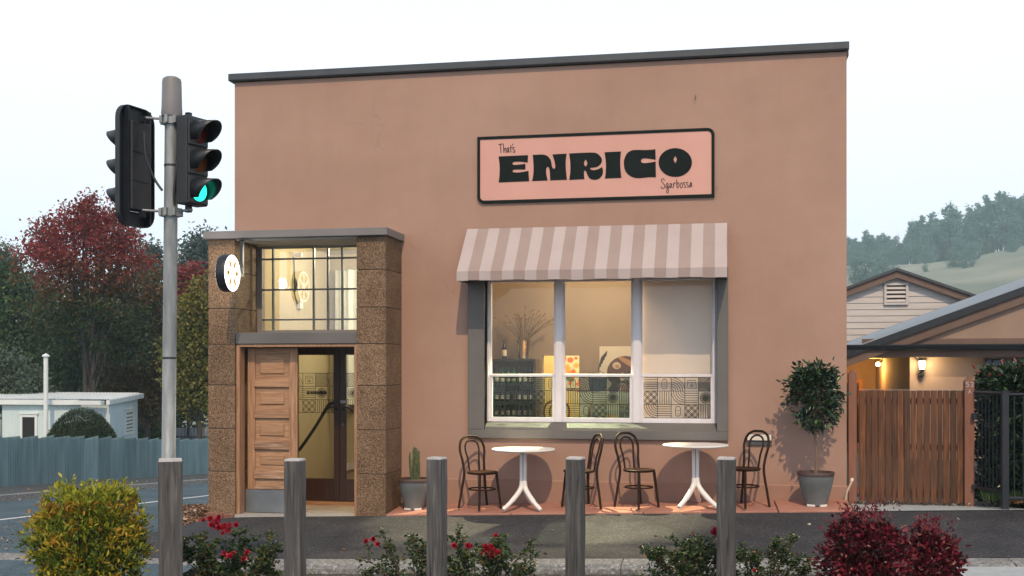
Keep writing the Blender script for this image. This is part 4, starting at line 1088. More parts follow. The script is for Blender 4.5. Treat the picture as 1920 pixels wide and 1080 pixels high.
def put_bottle(kind, x, z, y=0.0, s=.95, row='top'):
    p = bproto if kind == 'b' else gproto
    o = p if first[kind] else copy_tree(p)
    first[kind] = False
    o['label'] = ('green bottle with a pale label in the %s row of the black shelf' if kind == 'g' else 'small dark bottle with a pale label in the %s row of the black shelf') % row
    o.location = (SHX + x, SHY - .08 + y, .25 + z); o.scale = (s, s, s)
for i in range(8): put_bottle('g' if i in (2, 3, 4) else 'b', -.33 + i * .093, 1.211, s=.84)
for i in range(8): put_bottle('b', -.33 + i * .093, .931, s=.72, row='second')
for i in range(8): put_bottle('b', -.33 + i * .093, .681, s=.70, row='third')
for i in range(6): put_bottle('b', -.31 + i * .12, .401, s=.75, row='lowest visible')
wb = tag(bottle_mesh('wine_bottle', g_dark, None, (SHX - .12, SHY - .05, 1.861)), 'dark wine bottle standing alone on top of the black shelf', 'bottle')
bk = thing('flower_bucket', 'tall steel bucket of dried brown flower heads on the shelf top', 'bucket', (SHX + .20, SHY - .05, 1.861))
steel = plain('bucket_steel', (.55, .53, .48), .22, 1.0)
mb = MB(); mb.lathe([(0, 0), (.085, 0), (.115, .30), (.12, .305), (.11, .30), (.08, .02)], 24, cap=False); mb.build('bucket', steel, bk, smooth=50)
rng = np.random.default_rng(3); rr = random.Random(5)
st = MB(); hd = MB()
for i in range(46):
    a = rr.uniform(0, 6.28); t_ = rr.uniform(.05, 1) ; r1 = .42 * t_ ; h = .30 + rr.uniform(.10, .42) * (1.1 - .6 * t_)
    ex = Vector((math.cos(a) * r1 * 1.2, math.sin(a) * r1 * .5, .30 + h * .75))
    st.tube(smooth_path([(math.cos(a) * .03, math.sin(a) * .03, .1), (math.cos(a) * .08, math.sin(a) * .05, .32), ex * .8 + Vector((0, 0, .08)), ex], 3), .0028, 4)
    hd.lathe([(.0, ex.z - .012), (.014, ex.z - .004), (.015, ex.z + .006), (0, ex.z + .016)], 6, (ex.x, ex.y), cap=False)
st.build('dried_stems', plain('dry_stem', (.12, .085, .04), .8), bk)
hd.build('flower_heads', plain('dry_head', (.20, .11, .03), .8), bk)
# framed food prints: flat pictures of a plain generic dish
def poster(name, label, x, y, z, w_, h_, build):
    p = thing(name, label, 'poster', (x, y, z))
    MB().box(-w_ / 2, w_ / 2, -.02, 0, 0, h_).build('board', plain('poster_ground_%s' % name, (.62, .56, .48), .5), p)
    build(p, w_, h_)
    return p
def disc(mb, cx, cz, rx, rz_, y, m=0, n=20, rot=0):
    c_, s_ = math.cos(rot), math.sin(rot)
    mb.add([(cx + rx * math.cos(2 * math.pi * i / n) * c_ - rz_ * math.sin(2 * math.pi * i / n) * s_, y, cz + rx * math.cos(2 * math.pi * i / n) * s_ + rz_ * math.sin(2 * math.pi * i / n) * c_) for i in range(n)], [tuple(range(n))], m)
pm = [plain('print_brown', (.09, .03, .018), .5), plain('print_bread', (.40, .21, .09), .5), plain('print_cream', (.55, .44, .33), .5), plain('print_dark', (.03, .022, .02), .5)]
def dish(p, w_, h_):
    m_ = MB()
    disc(m_, .02, h_ * .62, .30, .27, -.022, 0)
    m_.add([(-.33, -.0225, h_ * .26), (-.22, -.0225, h_ * .16), (-.05, -.0225, h_ * .45), (-.14, -.0225, h_ * .55)], [(0, 1, 2, 3)], 0)
    disc(m_, .12, h_ * .74, .24, .045, -.0235, 1, rot=-.5)
    for x, z, r in ((-.12, .72, .07), (-.02, .56, .075), (.10, .54, .06), (-.03, .42, .065)): disc(m_, x, h_ * z, r, r * .85, -.024, 2, 12); disc(m_, x + .01, h_ * z - .012, r * .5, r * .4, -.0245, 1, 10)
    disc(m_, .30, h_ * .22, .16, .11, -.0235, 3); disc(m_, -.05, h_ * .14, .12, .08, -.0235, 3)
    for k in range(5): m_.ribbon([(-.42 + k * .03, h_ * (.65 + .05 * k)), (-.36 + k * .02, h_ * (.85 + .02 * k))], .02, -.023, m=3)
    m_.build('print', pm, p, fixn=False)
poster('dish_print', 'large print of a wooden board with filled dough on the far wall', -1.62, RY - .005, .95, .80, 1.12, dish)
tm = [plain('print_red', (.75, .12, .04), .5), plain('print_orange', (.80, .35, .06), .5), plain('print_pale', (.80, .66, .5), .5), plain('print_green', (.12, .14, .03), .5)]
def tomato(p, w_, h_):
    m_ = MB(); r_ = random.Random(8)
    for i in range(34): disc(m_, r_.uniform(-.22, .22), r_.uniform(.06, h_ - .06), r_.uniform(.03, .07), r_.uniform(.03, .06), -.0215 - i * .0001, r_.choice([0, 0, 1, 1, 2, 3]), 12)
    m_.build('print', tm, p, fixn=False)
poster('tomato_print', 'bright print of red and orange vegetables in the lit back room', -2.80, 5.89, 1.35, .50, .62, tomato)
# glass display counter
ctr = thing('display_counter', 'glass topped food display counter behind the middle window', 'counter', (-1.67, 2.4, .25))
teal = plain('counter_teal', (.05, .17, .18), .4)
MB().box(-.55, .45, -.35, .35, 0, .66).build('base', teal, ctr, bevel=.01)
MB().box(-.57, .47, -.37, .37, .66, .69).build('worktop', plain('marble', (.55, .55, .52), .25), ctr)
MB().box(-.55, .45, .30, .34, .69, 1.10).build('back_panel', plain('counter_back', (.50, .48, .42), .5), ctr)
MB().box(-.55, .45, -.33, .34, 1.102, 1.115).build('glass_top', glass, ctr)
MB().quad((-.55, -.33, .69), (.45, -.33, .69), (.45, -.33, 1.10), (-.55, -.33, 1.10)).build('front_glass', glass, ctr)
mb = MB()
for x, y in ((-.55, -.33), (.45, -.33), (-.55, .33), (.45, .33)): mb.box(x - .008, x + .008, y - .008, y + .008, .69, 1.10)
mb.build('corner_bar', steel, ctr)
tray = thing('pastry_tray', 'white tray of pastries inside the glass counter', 'tray', (-1.73, 2.3, .942))
mb = MB(); mb.lathe([(0, 0), (.2, 0), (.26, .02), (.27, .022), (.2, .006)], 24, cap=False); mb.build('tray', table_m, tray, smooth=40)
for i in range(9):
    a = i * 2.4; r = .05 + .018 * i
    MB().lathe([(.0, .01), (.04, .015), (.045, .035), (.025, .06), (0, .065)], 10, (r * math.cos(a), r * math.sin(a)), cap=False).build('pastry', plain('pastry_%d' % i, rr.choice([(.35, .17, .05), (.45, .28, .1), (.10, .14, .04)]), .5), tray, smooth=60)
bag = thing('blue_tub', 'dark blue tub standing on top of the glass counter', 'tub', (-1.92, 2.42, 1.366))
mb = MB(); mb.lathe([(.0, 0), (.12, 0), (.145, .20), (.15, .205), (.13, .19), (.0, .18)], 8, cap=False); mb.build('tub', plain('tub_blue', (.012, .03, .06), .5), bag)
mb = MB(); mb.tube([(.14 * math.cos(t * .314), 0, .2 + .0 + .10 * math.sin(t * .314)) for t in range(11)], .006, 6); mb.build('handle', steel_dark, bag)
cp = thing('counter_plant', 'small green plant on the counter by the window', 'plant', (-1.50, 2.4, 1.366))
MB().lathe([(0, 0), (.06, 0), (.075, .1), (.06, .095), (0, .09)], 12, cap=False).build('pot', terracotta, cp)
rg = np.random.default_rng(9); n_ = 90
P_, D_ = in_blobs(rg, [(0, 0, .17, .16, .12, .1)], n_)
leaves('foliage', P_, D_ + np.array([0, 0, .4]), .07, .4, rg.uniform(0, 1, n_), leafmat('indoor_leaf', [(.02, .08, .03), (.06, .16, .06)]), rg, cp)

sc_ = thing('security_camera', 'small white camera and cable on the hall wall behind the transom window', 'camera', (-6.42, 1.34, 3.42))
MB().box(0, .05, -.03, .03, -.03, .03).build('base', table_m, sc_); MB().lathe([(.03, .04), (.035, .16), (.02, .17)], 12, (0, -.0), axis='x').build('body', table_m, sc_, smooth=40)
m_ = MB(); m_.tube(smooth_path([(.02, .03, -.02), (.02, .06, -.25), (.025, .05, -.55), (.03, .12, -.70), (.02, .22, -.72)], 5), .010, 6)
m_.tube(smooth_path([(.03, .04, -.34), (.05, .08, -.44), (.03, .06, -.54), (.05, .02, -.44)], 4, True), .012, 6, closed=True); m_.build('cable', black_plain, sc_, smooth=60)
MB().box(0, .06, .20, .32, -.80, -.66).build('socket_box', table_m, sc_, bevel=.006)
# ------------------------------------------------------------------ bentwood chairs
def make_chair(name, label, wood_m, group):
    t = thing(name, label, 'chair', (0, 0, 0), 0, group)
    s = MB(); s.lathe([(0, .462), (.175, .462), (.20, .468), (.208, .478), (.208, .492), (.2, .497), (.17, .490), (0, .488)], 28, cap=False)
    s.build('seat', wood_m, t, smooth=45)
    hoop = smooth_path([(-.215, -.235, 0), (-.20, -.20, .22), (-.182, -.168, .46), (-.205, -.175, .62), (-.235, -.200, .78), (-.262, -.165, .895), (-.275, -.085, .945), (-.278, 0, .952), (-.275, .085, .945), (-.262, .165, .895), (-.235, .200, .78), (-.205, .175, .62), (-.182, .168, .46), (-.20, .20, .22), (-.215, .235, 0)], 4)
    h = MB(); h.tube(hoop, .0165, 10); h.build('back_hoop', wood_m, t, smooth=60)
    inner = smooth_path([(-.178, -.082, .49), (-.205, -.090, .65), (-.235, -.112, .78), (-.255, -.085, .868), (-.262, 0, .900), (-.255, .085, .868), (-.235, .112, .78), (-.205, .090, .65), (-.178, .082, .49)], 4)
    h = MB(); h.tube(inner, .0125, 9); h.build('inner_hoop', wood_m, t, smooth=60)
    for sy in (-1, 1):
        l = MB(); l.tube(smooth_path([(.135, sy * .135, .465), (.15, sy * .15, .3), (.178, sy * .178, 0)], 4), [.019] * 5 + [.0165] * 3 + [.015], 10)
        l.build('leg', wood_m, t, smooth=60)
    r_ = MB(); r_.tube([(.185 * math.cos(R(a)) - .01, .178 * math.sin(R(a)), .262) for a in range(0, 360, 12)], .0105, 8, closed=True); r_.build('stretcher_ring', wood_m, t, smooth=60)
    return t
chair0 = make_chair('bentwood_chair', '', bent_wood, 'bentwood chairs at the pavement tables')
specs = [(-3.09, -.46, -42, 'dark bentwood chair nearest the cactus pot, left of the first white table'),
         (-1.83, -.46, 207, 'dark bentwood chair half hidden by the fourth timber bollard, right of the first table'),
         (-1.07, -.47, -42, 'dark bentwood chair between the two white tables, facing the second table'),
         (.22, -.50, 228, 'dark bentwood chair in front of the steel letter slot')]
for i, (x, y, a, lb) in enumerate(specs):
    o = chair0 if i == 0 else copy_tree(chair0)
    o.location = (x, y, path_z(x, y) + .03); o.rotation_euler = (0, 0, R(a)); o['label'] = lb
    o.scale = (.97, .97, .97)
inw = surf('indoor_chair_wood', [(.16, .07, .02), (.24, .11, .035)], scale=8, rough=.35, bump=.05)
ic = make_chair('cafe_chair', 'light brown bentwood chair indoors, left of the glass counter', inw, 'bentwood chairs inside the cafe')
ic.location = (-2.36, 2.75, .25); ic.rotation_euler = (0, 0, R(200))
ic2 = copy_tree(ic); ic2['label'] = 'bentwood chair in the lit doorway at the edge of the left window'
ic2.location = (-2.66, 3.1, .25); ic2.rotation_euler = (0, 0, R(100))

# ------------------------------------------------------------------ pavement tables
def make_table(name, label):
    t = thing(name, label, 'table', (0, 0, 0), 0, 'white pavement tables')
    s = MB(); s.lathe([(0, .745), (.35, .745), (.40, .752), (.408, .762), (.408, .770), (.40, .776), (0, .776)], 48, cap=False); s.build('tabletop', table_m, t, smooth=35)
    c = MB(); c.box(-.043, -.002, -.04, .04, .30, .745).box(.002, .043, -.04, .04, .30, .745); c.build('column', table_m, t, bevel=.016, seg=3)
    for a in (-128, -40, 80):
        d = Vector((math.cos(R(a)), math.sin(R(a)), 0))
        p = smooth_path([Vector((0, 0, .36)) + d * .02, Vector((0, 0, .28)) + d * .035, Vector((0, 0, .20)) + d * .10, Vector((0, 0, .10)) + d * .22, Vector((0, 0, .022)) + d * .345], 4)
        l = MB(); l.tube(p, [.034] * 6 + [.033] * 6 + [.028] * 4 + [.022], 10, flat=1.0); l.build('leg', table_m, t, smooth=60)
    return t
ta = make_table('cafe_table', 'round white table with three splayed legs, nearest the cactus pot')
ta.location = (-2.544, -.50, path_z(-2.54, -.5) + .025)
tb = copy_tree(ta); tb['label'] = 'round white table under the right hand window, partly behind the last bollard'
tb.location = (-.37, -.50, path_z(-.37, -.5) + .035); tb.rotation_euler = (0, 0, R(4))

# ------------------------------------------------------------------ pots
pot_m = surf('pot_glaze', [(.095, .108, .115), (.125, .14, .148), (.155, .172, .178)], scale=3, detail=7, rough=.5, bump=.1)
pot_rim = surf('pot_rim_paint', [(.055, .03, .028), (.09, .05, .045)], scale=5, rough=.55, bump=.05)
def make_pot(parent, r, h):
    n_ = 120; vs = []; fs = []
    prof = [(.60, .02), (.62, .03), (.78, .35), (.92, .65), (.985, .82), (.985, .90)]
    for (q, z) in prof:
        for k in range(n_):
            a = 2 * math.pi * k / n_
            rr_ = r * q * (1 + (.012 if (k % 3) else -.014) * (1 if .03 < z < .89 else 0))
            vs.append((rr_ * math.cos(a), rr_ * math.sin(a), z * h))
    for i in range(len(prof) - 1):
        for k in range(n_): fs.append((i * n_ + k, i * n_ + (k + 1) % n_, (i + 1) * n_ + (k + 1) % n_, (i + 1) * n_ + k))
    fs.append(tuple(reversed(range(n_))))
    m_ = MB(); m_.add(vs, fs); m_.build('pot_body', pot_m, parent, smooth=25)
    m_ = MB(); m_.lathe([(r * .985, h * .89), (r * 1.03, h * .90), (r * 1.04, h * .98), (r * 1.02, h), (r * .93, h), (r * .91, h * .9)], 48, cap=False); m_.build('rim', pot_rim, parent, smooth=40)
    m_ = MB(); m_.lathe([(0, h * .93), (r * .93, h * .92)], 32, cap=False); m_.build('potting_soil', soil_m, parent)
    for a in (-120, -50, 90):
        MB().box(-.05, .05, -.03, .03, 0, .025).build('pot_foot', table_m, parent, (r * .5 * math.cos(R(a)), r * .5 * math.sin(R(a)), 0), R(a + 90))
tp = thing('potted_tree', 'clipped bay tree on a bare stem in a grey ribbed pot by the wall corner', 'potted tree', (1.083, -.42, path_z(1.083, -.42) + .022))
make_pot(tp, .215, .415)
mb = MB(); mb.tube(smooth_path([(0, 0, .38), (.012, 0, .6), (-.006, .004, .85), (.0, 0, 1.25)], 4), .0145, 8); mb.build('trunk', surf('bay_stem', [(.16, .10, .065), (.24, .155, .10)], scale=20, rough=.8, bump=.3), tp, smooth=60)
bay = leafmat('bay_leaf', [(.006, .018, .010), (.014, .040, .018), (.028, .070, .025), (.12, .19, .05)], rough=.3, trans=.12, spec=.6)
rng = np.random.default_rng(21)
P, D, ct, C = clumpy(rng, [(0, 0, 1.36, .33, .30, .30), (-.02, 0, 1.52, .25, .24, .20), (.03, 0, 1.16, .24, .22, .22)], 165, 11, .045, .45)
tint = np.where(rng.uniform(0, 1, len(P)) < .07, rng.uniform(.8, 1, len(P)), rng.uniform(0, .62, len(P)))
leaves('crown', P, D * .9 + rng.normal(size=P.shape) * .5 + np.array([0, 0, -.15]), .078, .46, tint, bay, rng, tp, big=True)
tw = MB()
for c in C[:70]: tw.tube([(0, 0, 1.0 + .4 * random.random()), tuple(c * .6 + np.array([0, 0, 1.2]) * .4), tuple(c)], .004, 4)
tw.build('twigs', MATS['bay_stem'], tp)
cpot = thing('potted_cactus', 'grey ribbed pot with upright green cactus stems in the porch corner', 'potted plant', (-4.02, -.40, path_z(-4.02, -.4) + .022))
make_pot(cpot, .198, .405)
cac = surf('cactus_skin', [(.035, .055, .022), (.075, .10, .04), (.13, .15, .07)], scale=26, rough=.8, bump=.5, bscale=120)
rr = random.Random(12); spn = MB()
for i in range(26):
    a = rr.uniform(0, 6.28); d = rr.uniform(.0, .075); hgt = rr.uniform(.22, .46) * (1.12 - d * 4)
    x, y = d * math.cos(a) + .01, d * math.sin(a)
    lean = (rr.uniform(-.03, .03), rr.uniform(-.03, .03))
    m_ = MB(); n_ = 14; rs = .0135
    path = [(x + lean[0] * t, y + lean[1] * t, .36 + hgt * t) for t in (0, .25, .5, .75, .93, 1)]
    m_.tube(path, [rs * .9, rs, rs, rs * .92, rs * .7, rs * .25], 10); m_.build('cactus_stem', cac, cpot, smooth=40)
    for k in range(70):
        t = rr.uniform(.1, 1); b = rr.uniform(0, 6.28); q = Vector((x + lean[0] * t, y + lean[1] * t, .36 + hgt * t)); dd = Vector((math.cos(b), math.sin(b), .3))
        p0 = q + dd * rs * .9
        spn.add([p0 + Vector((0, 0, .0015)), p0 + dd * .014, p0 - Vector((0, 0, .0015))], [(0, 1, 2)])
    if i % 4 == 0: spn.tube([(x + lean[0], y + lean[1], .36 + hgt), (x + lean[0] * 1.1, y, .40 + hgt)], .004, 5)
o = spn.build('spines', plain('spine', (.30, .26, .18), .8), cpot, fixn=False); o['kind'] = 'stuff'
# pale stick-like pipe end at the building corner
sp = thing('drain_pipe', 'short pale bent pipe leaning on the wall at the gate post', 'pipe', (1.50, -.10, path_z(1.5, -.1)))
mb = MB(); mb.tube(smooth_path([(-.04, 0, 0), (-.015, 0, .13), (.03, .01, .23), (.045, .02, .27)], 4), .014, 10); mb.build('pipe', surf('pipe_pale', [(.42, .34, .28), (.55, .46, .40)], scale=14, rough=.7, bump=.1), sp, smooth=60)
mb = MB(); mb.tube([(.042, .018, .262), (.052, .024, .30)], .019, 10); mb.build('collar', table_m, sp, smooth=60)

# ------------------------------------------------------------------ bollards
def bollard(x, y, w_, rz, top, label, seed):
    r_ = random.Random(seed)
    z0 = path_zz(max(x, -7.4), -3.4) - .25
    t = thing('timber_bollard', label, 'bollard', (x, y, z0), rz, 'weathered timber bollards along the kerb')
    t.rotation_euler = (r_.uniform(-.012, .012), r_.uniform(-.010, .010), rz)
    h = top - z0; q = w_ / 2; m_ = MB(); lv = 9
    rings = []
    for i in range(lv):
        zz_ = (h - .012) * i / (lv - 1); j = lambda: r_.uniform(-.0022, .0022)
        rings.append([(-q + j(), -q + j(), zz_), (q + j(), -q + j(), zz_), (q + j(), q + j(), zz_), (-q + j(), q + j(), zz_)])
    vs = [p for g in rings for p in g]
    fs = [(4 * i + k, 4 * i + (k + 1) % 4, 4 * i + 4 + (k + 1) % 4, 4 * i + 4 + k) for i in range(lv - 1) for k in range(4)]
    m_.add(vs, fs + [(4 * lv - 4, 4 * lv - 3, 4 * lv - 2, 4 * lv - 1)])
    m_.build('post', bollard_m, t, bevel=.007, seg=2)
    c = MB(); g = q - .003
    c.hexa([(-g, -g, h - .012), (g, -g, h - .012), (g, g, h - .012), (-g, g, h - .012)], [(-g + .004, -g + .004, h + r_.uniform(-.003, .004)), (g - .004, -g + .004, h + r_.uniform(-.003, .004)), (g - .004, g - .004, h + .002), (-g + .004, g - .004, h + .004)])
    c.build('end_grain_top', endgrain, t)
    return t
BL = [(321, 44, .6, 857, 'thick grey timber bollard in front of the traffic light pole'),
      (554, 42, 22, 857, 'grey timber bollard in front of the timber door'),
      (819.5, 40, 26, 854, 'grey timber bollard with a knot, in front of the cactus pot'),
      (1078.5, 38, 18, 853.5, 'grey timber bollard in front of the second bentwood chair'),
      (1361.5, 36.5, 8, 854, 'darkest grey timber bollard, in front of the second white table')]
for i, (px, wpx, ang, py, lb) in enumerate(BL):
    d = 8.6; x, y = world_xy((px - 960) / 2100 * d, d)
    a = R(ang); w_ = wpx * d / 2100 / (math.cos(a) + math.sin(a) * .98)
    yaw = -a + YAW + math.atan((960 - px) / 2100) if False else -a
    # turn so that a sliver of the right face shows
    view = math.atan2(x, y + 14.6)
    bollard(x, y, w_, -view - a if ang > 1 else -view, EYE - (py + 4 - 690) / 2100 * d, lb, 30 + i)

# ------------------------------------------------------------------ traffic light
tlx, tly = world_xy((316 - 960) / 2100 * 9.2, 9.2)
tl = thing('traffic_light', 'galvanised traffic light pole with a green signal and a black backing board', 'traffic light', (tlx, tly, -.55))
galv = surf('galvanised', [(.17, .19, .20), (.26, .28, .29), (.36, .38, .39)], scale=5, detail=9, rough=.5, metal=.35, bump=.1, stretch=(3, 3, .6))
# slight lean: the top sits a little to the right of the foot
lean = Vector((.036, .007, 0)) / 4.1
def PZ(z): return lean * (z - 1.5)
mb = MB(); mb.tube([PZ(z) + Vector((0, 0, z)) for z in (0, 1.2, 1.21, 2.6, 4.31)], [.064, .064, .056, .055, .054], 24); mb.build('pole', galv, tl, smooth=40)
ct_ = PZ(4.5)
mb = MB(); mb.lathe([(.083, 4.33), (.085, 4.36), (.082, 4.40), (.077, 4.62), (.072, 4.64), (.05, 4.655), (0, 4.658)], 28, (ct_.x, ct_.y), cap=False)
mb.build('pole_cap', surf('cap_grey', [(.16, .155, .16), (.2, .195, .2)], scale=4, rough=.5, bump=.05), tl, smooth=30)
for zc in (4.30, 3.545):
    c = PZ(zc); m_ = MB(); m_.lathe([(.056, zc - .035), (.075, zc - .035), (.075, zc + .035), (.056, zc + .035)], 20, (c.x, c.y), cap=False)
    for k in range(8): a = k * .785; m_.box(c.x + .085 * math.cos(a) - .012, c.x + .085 * math.cos(a) + .012, c.y + .085 * math.sin(a) - .012, c.y + .085 * math.sin(a) + .012, zc - .03, zc + .03)
    m_.build('clamp', galv, tl)
mb = MB()
for z_ in (3.93, 2.35): c = PZ(z_); mb.lathe([(.058, z_ - .008), (.058, z_ + .008)], 20, (c.x, c.y), cap=False)
mb.build('strap', black_plain, tl)
lens_off = [plain('lens_red', (.10, .008, .006), .25), plain('lens_amber', (.16, .045, .008), .25)]
lens_on, n, b = new_mat('lens_green')
b.inputs['Base Color'].default_value = (.02, .3, .2, 1); b.inputs['Roughness'].default_value = .3
b.inputs['Emission Color'].default_value = (.02, 1, .58, 1); b.inputs['Emission Strength'].default_value = 2.4
visor_m = surf('visor_black', [(.013, .016, .02), (.022, .025, .03)], scale=8, rough=.45, bump=.05)
def visor(length, r):
    """hood: three quarters of a tube, its lip drawn further forward on top"""
    m_ = MB(); vs = []; A0, n_ = 132, 30
    for s in (0, 1):
        for i in range(n_ + 1):
            a = -A0 + 2 * A0 * i / n_
            f = .5 + .5 * math.cos(R(a))
            L_ = length * (.10 + .90 * f ** .75) if s else 0
            rr_ = r * (1.02 if s == 0 else .97)
            vs.append((rr_ * math.sin(R(a)), -L_, rr_ * math.cos(R(a)) - (.018 * L_ / length if s else 0)))
    m_.add(vs, [(i, i + 1, n_ + 2 + i, n_ + 1 + i) for i in range(n_)])
    return m_
def signal_head(px, rz, backboard, lit):
    x, y = px
    h = MB(); H = .80
    h.box(-.13, .13, -.06, .05 if backboard else .08, 0, H)
    ho = h.build('signal_head', black_plain, tl, (x, y, 0), rz, bevel=.012, seg=2)
    for k in range(3):
        zc = .655 - k * .262
        p = MB(); p.box(-.122, .122, -.078, -.06, zc - .122, zc + .122); p.build('section_door', visor_m, ho, bevel=.008)
        l = MB(); l.lathe([(0, -.098), (.06, -.094), (.098, -.079)], 28, (0, zc), axis='y', cap=False)
        l.build('lens', (lens_on if (lit and k == 2) else lens_off[min(k, 1)] if k < 2 else plain('lens_green_off_%d' % lit, (.01, .07, .05), .25)), ho, smooth=60)
        v = visor(.24, .112).build('visor', visor_m, ho, (0, -.077, zc), smooth=60)
        so = v.modifiers.new('thickness', 'SOLIDIFY'); so.thickness = .005
    if backboard:
        b_ = MB()
        out = rrect(-.235, .235, -.14, .94, .13, (1, 1, 1, 1)); inn = rrect(-.132, .132, -.003, .803, .004, (1, 1, 1, 1))
        nn = len(out)
        vs = [(x_, y_, z_) for y_ in (-.05, -.04) for ring in (out, inn) for x_, z_ in ring]
        fs = []
        for i in range(nn):
            j = (i + 1) % nn
            fs += [(i, j, nn + j, nn + i), (2 * nn + i, 3 * nn + i, 3 * nn + j, 2 * nn + j), (i, 2 * nn + i, 2 * nn + j, j)]
        b_.add(vs, fs)
        # folded rim and stiffening ribs on the back
        rim2 = rrect(-.227, .227, -.132, .932, .12, (1, 1, 1, 1))
        vs = [(x_, y_, z_) for y_, ring in ((-.04, out), (.0, out), (.0, rim2), (-.04, rim2)) for x_, z_ in ring]
        fs = [(a * nn + i, a * nn + (i + 1) % nn, (a + 1) * nn + (i + 1) % nn, (a + 1) * nn + i) for a in range(3) for i in range(nn)]
        b_.add(vs, fs)
        b_.build('backing_board', black_plain, ho)
        MB().box(-.15, -.138, -.039, .03, -.12, .92).box(.138, .15, -.039, .03, -.12, .92).build('rib', black_metal, ho)
        for zz_ in (.26, .52): MB().box(-.125, .125, .051, .056, zz_, zz_ + .006).build('seam', black_metal, ho)
    MB().box(-.02, .02, .03, .08, -.06, .0).build('bracket', black_metal, ho)
    MB().box(-.02, .02, .03, .08, H, H + .05).build('bracket', black_metal, ho)
    return ho
def lat_off(lat, dep):
    """offset given in camera-facing axes: right, away"""
    return (lat * CY - dep * SY, lat * SY + dep * CY)
lx, ly = lat_off(-.255, .0)
rx, ry = lat_off(.205, -.02)
# facing: left and slightly away; right and towards us
hl = signal_head((lx, ly), YAW + R(-90 - 28 + 6), True, 0); hl.location.z = 3.555; hl.scale = (.9, .9, .91)
hr = signal_head((rx, ry), YAW + R(62), False, 1); hr.location.z = 3.60; hr.scale = (.92, .85, .90)
for z_ in (4.31, 3.55):
    c = PZ(z_)
    for ex, ey in ((lx + .02, ly), (rx * .98, ry * .98)):
        ar = MB(); ar.tube([(c.x, c.y, z_), (ex, ey, z_ + .015)], .011, 8); ar.build('arm', galv, tl, smooth=60)
cb = MB(); cb.tube(smooth_path([(lx + .07, ly - .02, 4.20), (lx + .09, ly - .03, 4.0), (-.10, -.05, 3.82), (-.03, -.05, 3.72)], 6), .011, 8)
cb.tube(smooth_path([(rx - .09, ry - .02, 4.22), (rx - .12, ry - .03, 4.0), (.08, -.03, 3.85), (.065, -.03, 3.7), (.06, -.02, 3.6)], 6), .011, 8)
cb.build('cable', black_plain, tl, smooth=60)
# ------------------------------------------------------------------ shrubs in the garden bed
def bedz(x, y): return path_zz(max(x, -7.4), -3.4) - .12
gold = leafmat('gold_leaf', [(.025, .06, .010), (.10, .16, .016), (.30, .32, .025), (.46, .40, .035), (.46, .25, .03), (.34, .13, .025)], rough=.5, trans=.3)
bx, by = world_xy((167 - 960) / 2100 * 8.8, 8.8)
bz = bedz(bx, by)
yb = thing('gold_shrub', 'rounded yellow green shrub with orange tipped leaves, left of the pole', 'shrub', (bx, by, bz))
rng = np.random.default_rng(31)
top = .875 - bz
blobs = [(0, 0, top * .54, .43, .42, .40), (-.12, 0, top * .68, .28, .3, .30), (.13, .02, top * .70, .28, .3, .29), (-.02, -.05, top * .30, .40, .36, .34), (-.33, -.1, top * .62, .14, .16, .15), (.30, -.12, top * .55, .18, .18, .16), (.05, -.1, top * .86, .20, .2, .13), (-.22, .0, top * .82, .15, .2, .13), (.24, 0, top * .84, .13, .2, .11)]
P, D, ct, C = clumpy(rng, blobs, 950, 15, .028, .62)
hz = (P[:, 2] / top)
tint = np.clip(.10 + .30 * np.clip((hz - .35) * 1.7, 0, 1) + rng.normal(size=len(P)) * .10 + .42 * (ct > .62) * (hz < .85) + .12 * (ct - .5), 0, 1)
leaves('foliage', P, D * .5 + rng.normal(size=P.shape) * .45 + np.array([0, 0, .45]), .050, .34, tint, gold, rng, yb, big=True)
def sprig_set(parent, tips, n, L_, size, tintv, mat, rng, spread=.25):
    k = len(tips)
    dirs = unit(np.stack([rng.normal(size=k) * spread, rng.normal(size=k) * spread, np.ones(k)], 1))
    P2 = np.repeat(tips, n, 0) + np.tile(np.linspace(0, L_, n), k)[:, None] * np.repeat(dirs, n, 0) * np.repeat(rng.uniform(.6, 1.3, k), n)[:, None]
    o = leaves('sprigs', P2, np.repeat(dirs, n, 0) * .8 + rng.normal(size=P2.shape) * .6, size, .36, np.clip(tintv + rng.normal(size=len(P2)) * .1, 0, 1), mat, rng, parent)
    o['kind'] = 'stuff'; return o
_t = C[(C[:, 2] > top * .60)]
sprig_set(yb, _t[rng.permutation(len(_t))[:70]], 8, .11, .05, .45, gold, rng)
def stems(parent, C, base_r, mat, r=.006, frac=1.0, z0=0, n=60):
    m_ = MB(); idx = np.random.default_rng(1).permutation(len(C))[:n]
    for c in C[idx]:
        a = math.atan2(c[1], c[0]); b = Vector((base_r * math.cos(a), base_r * math.sin(a), z0)); e = Vector(c) * frac
        m_.tube(smooth_path([b, b.lerp(e, .5) + Vector((0, 0, .05)), e], 3), [r] * 4 + [r * .6] * 3, 5)
    return m_.build('stems', mat, parent, smooth=60)
twig_m = surf('twig', [(.05, .03, .02), (.10, .06, .045)], scale=20, rough=.9, bump=.2)
stems(yb, C, .06, twig_m)
crim = leafmat('crimson_leaf', [(.015, .010, .005), (.055, .007, .009), (.14, .010, .020), (.24, .020, .035), (.34, .05, .05)], rough=.38, trans=.22, spec=.5)
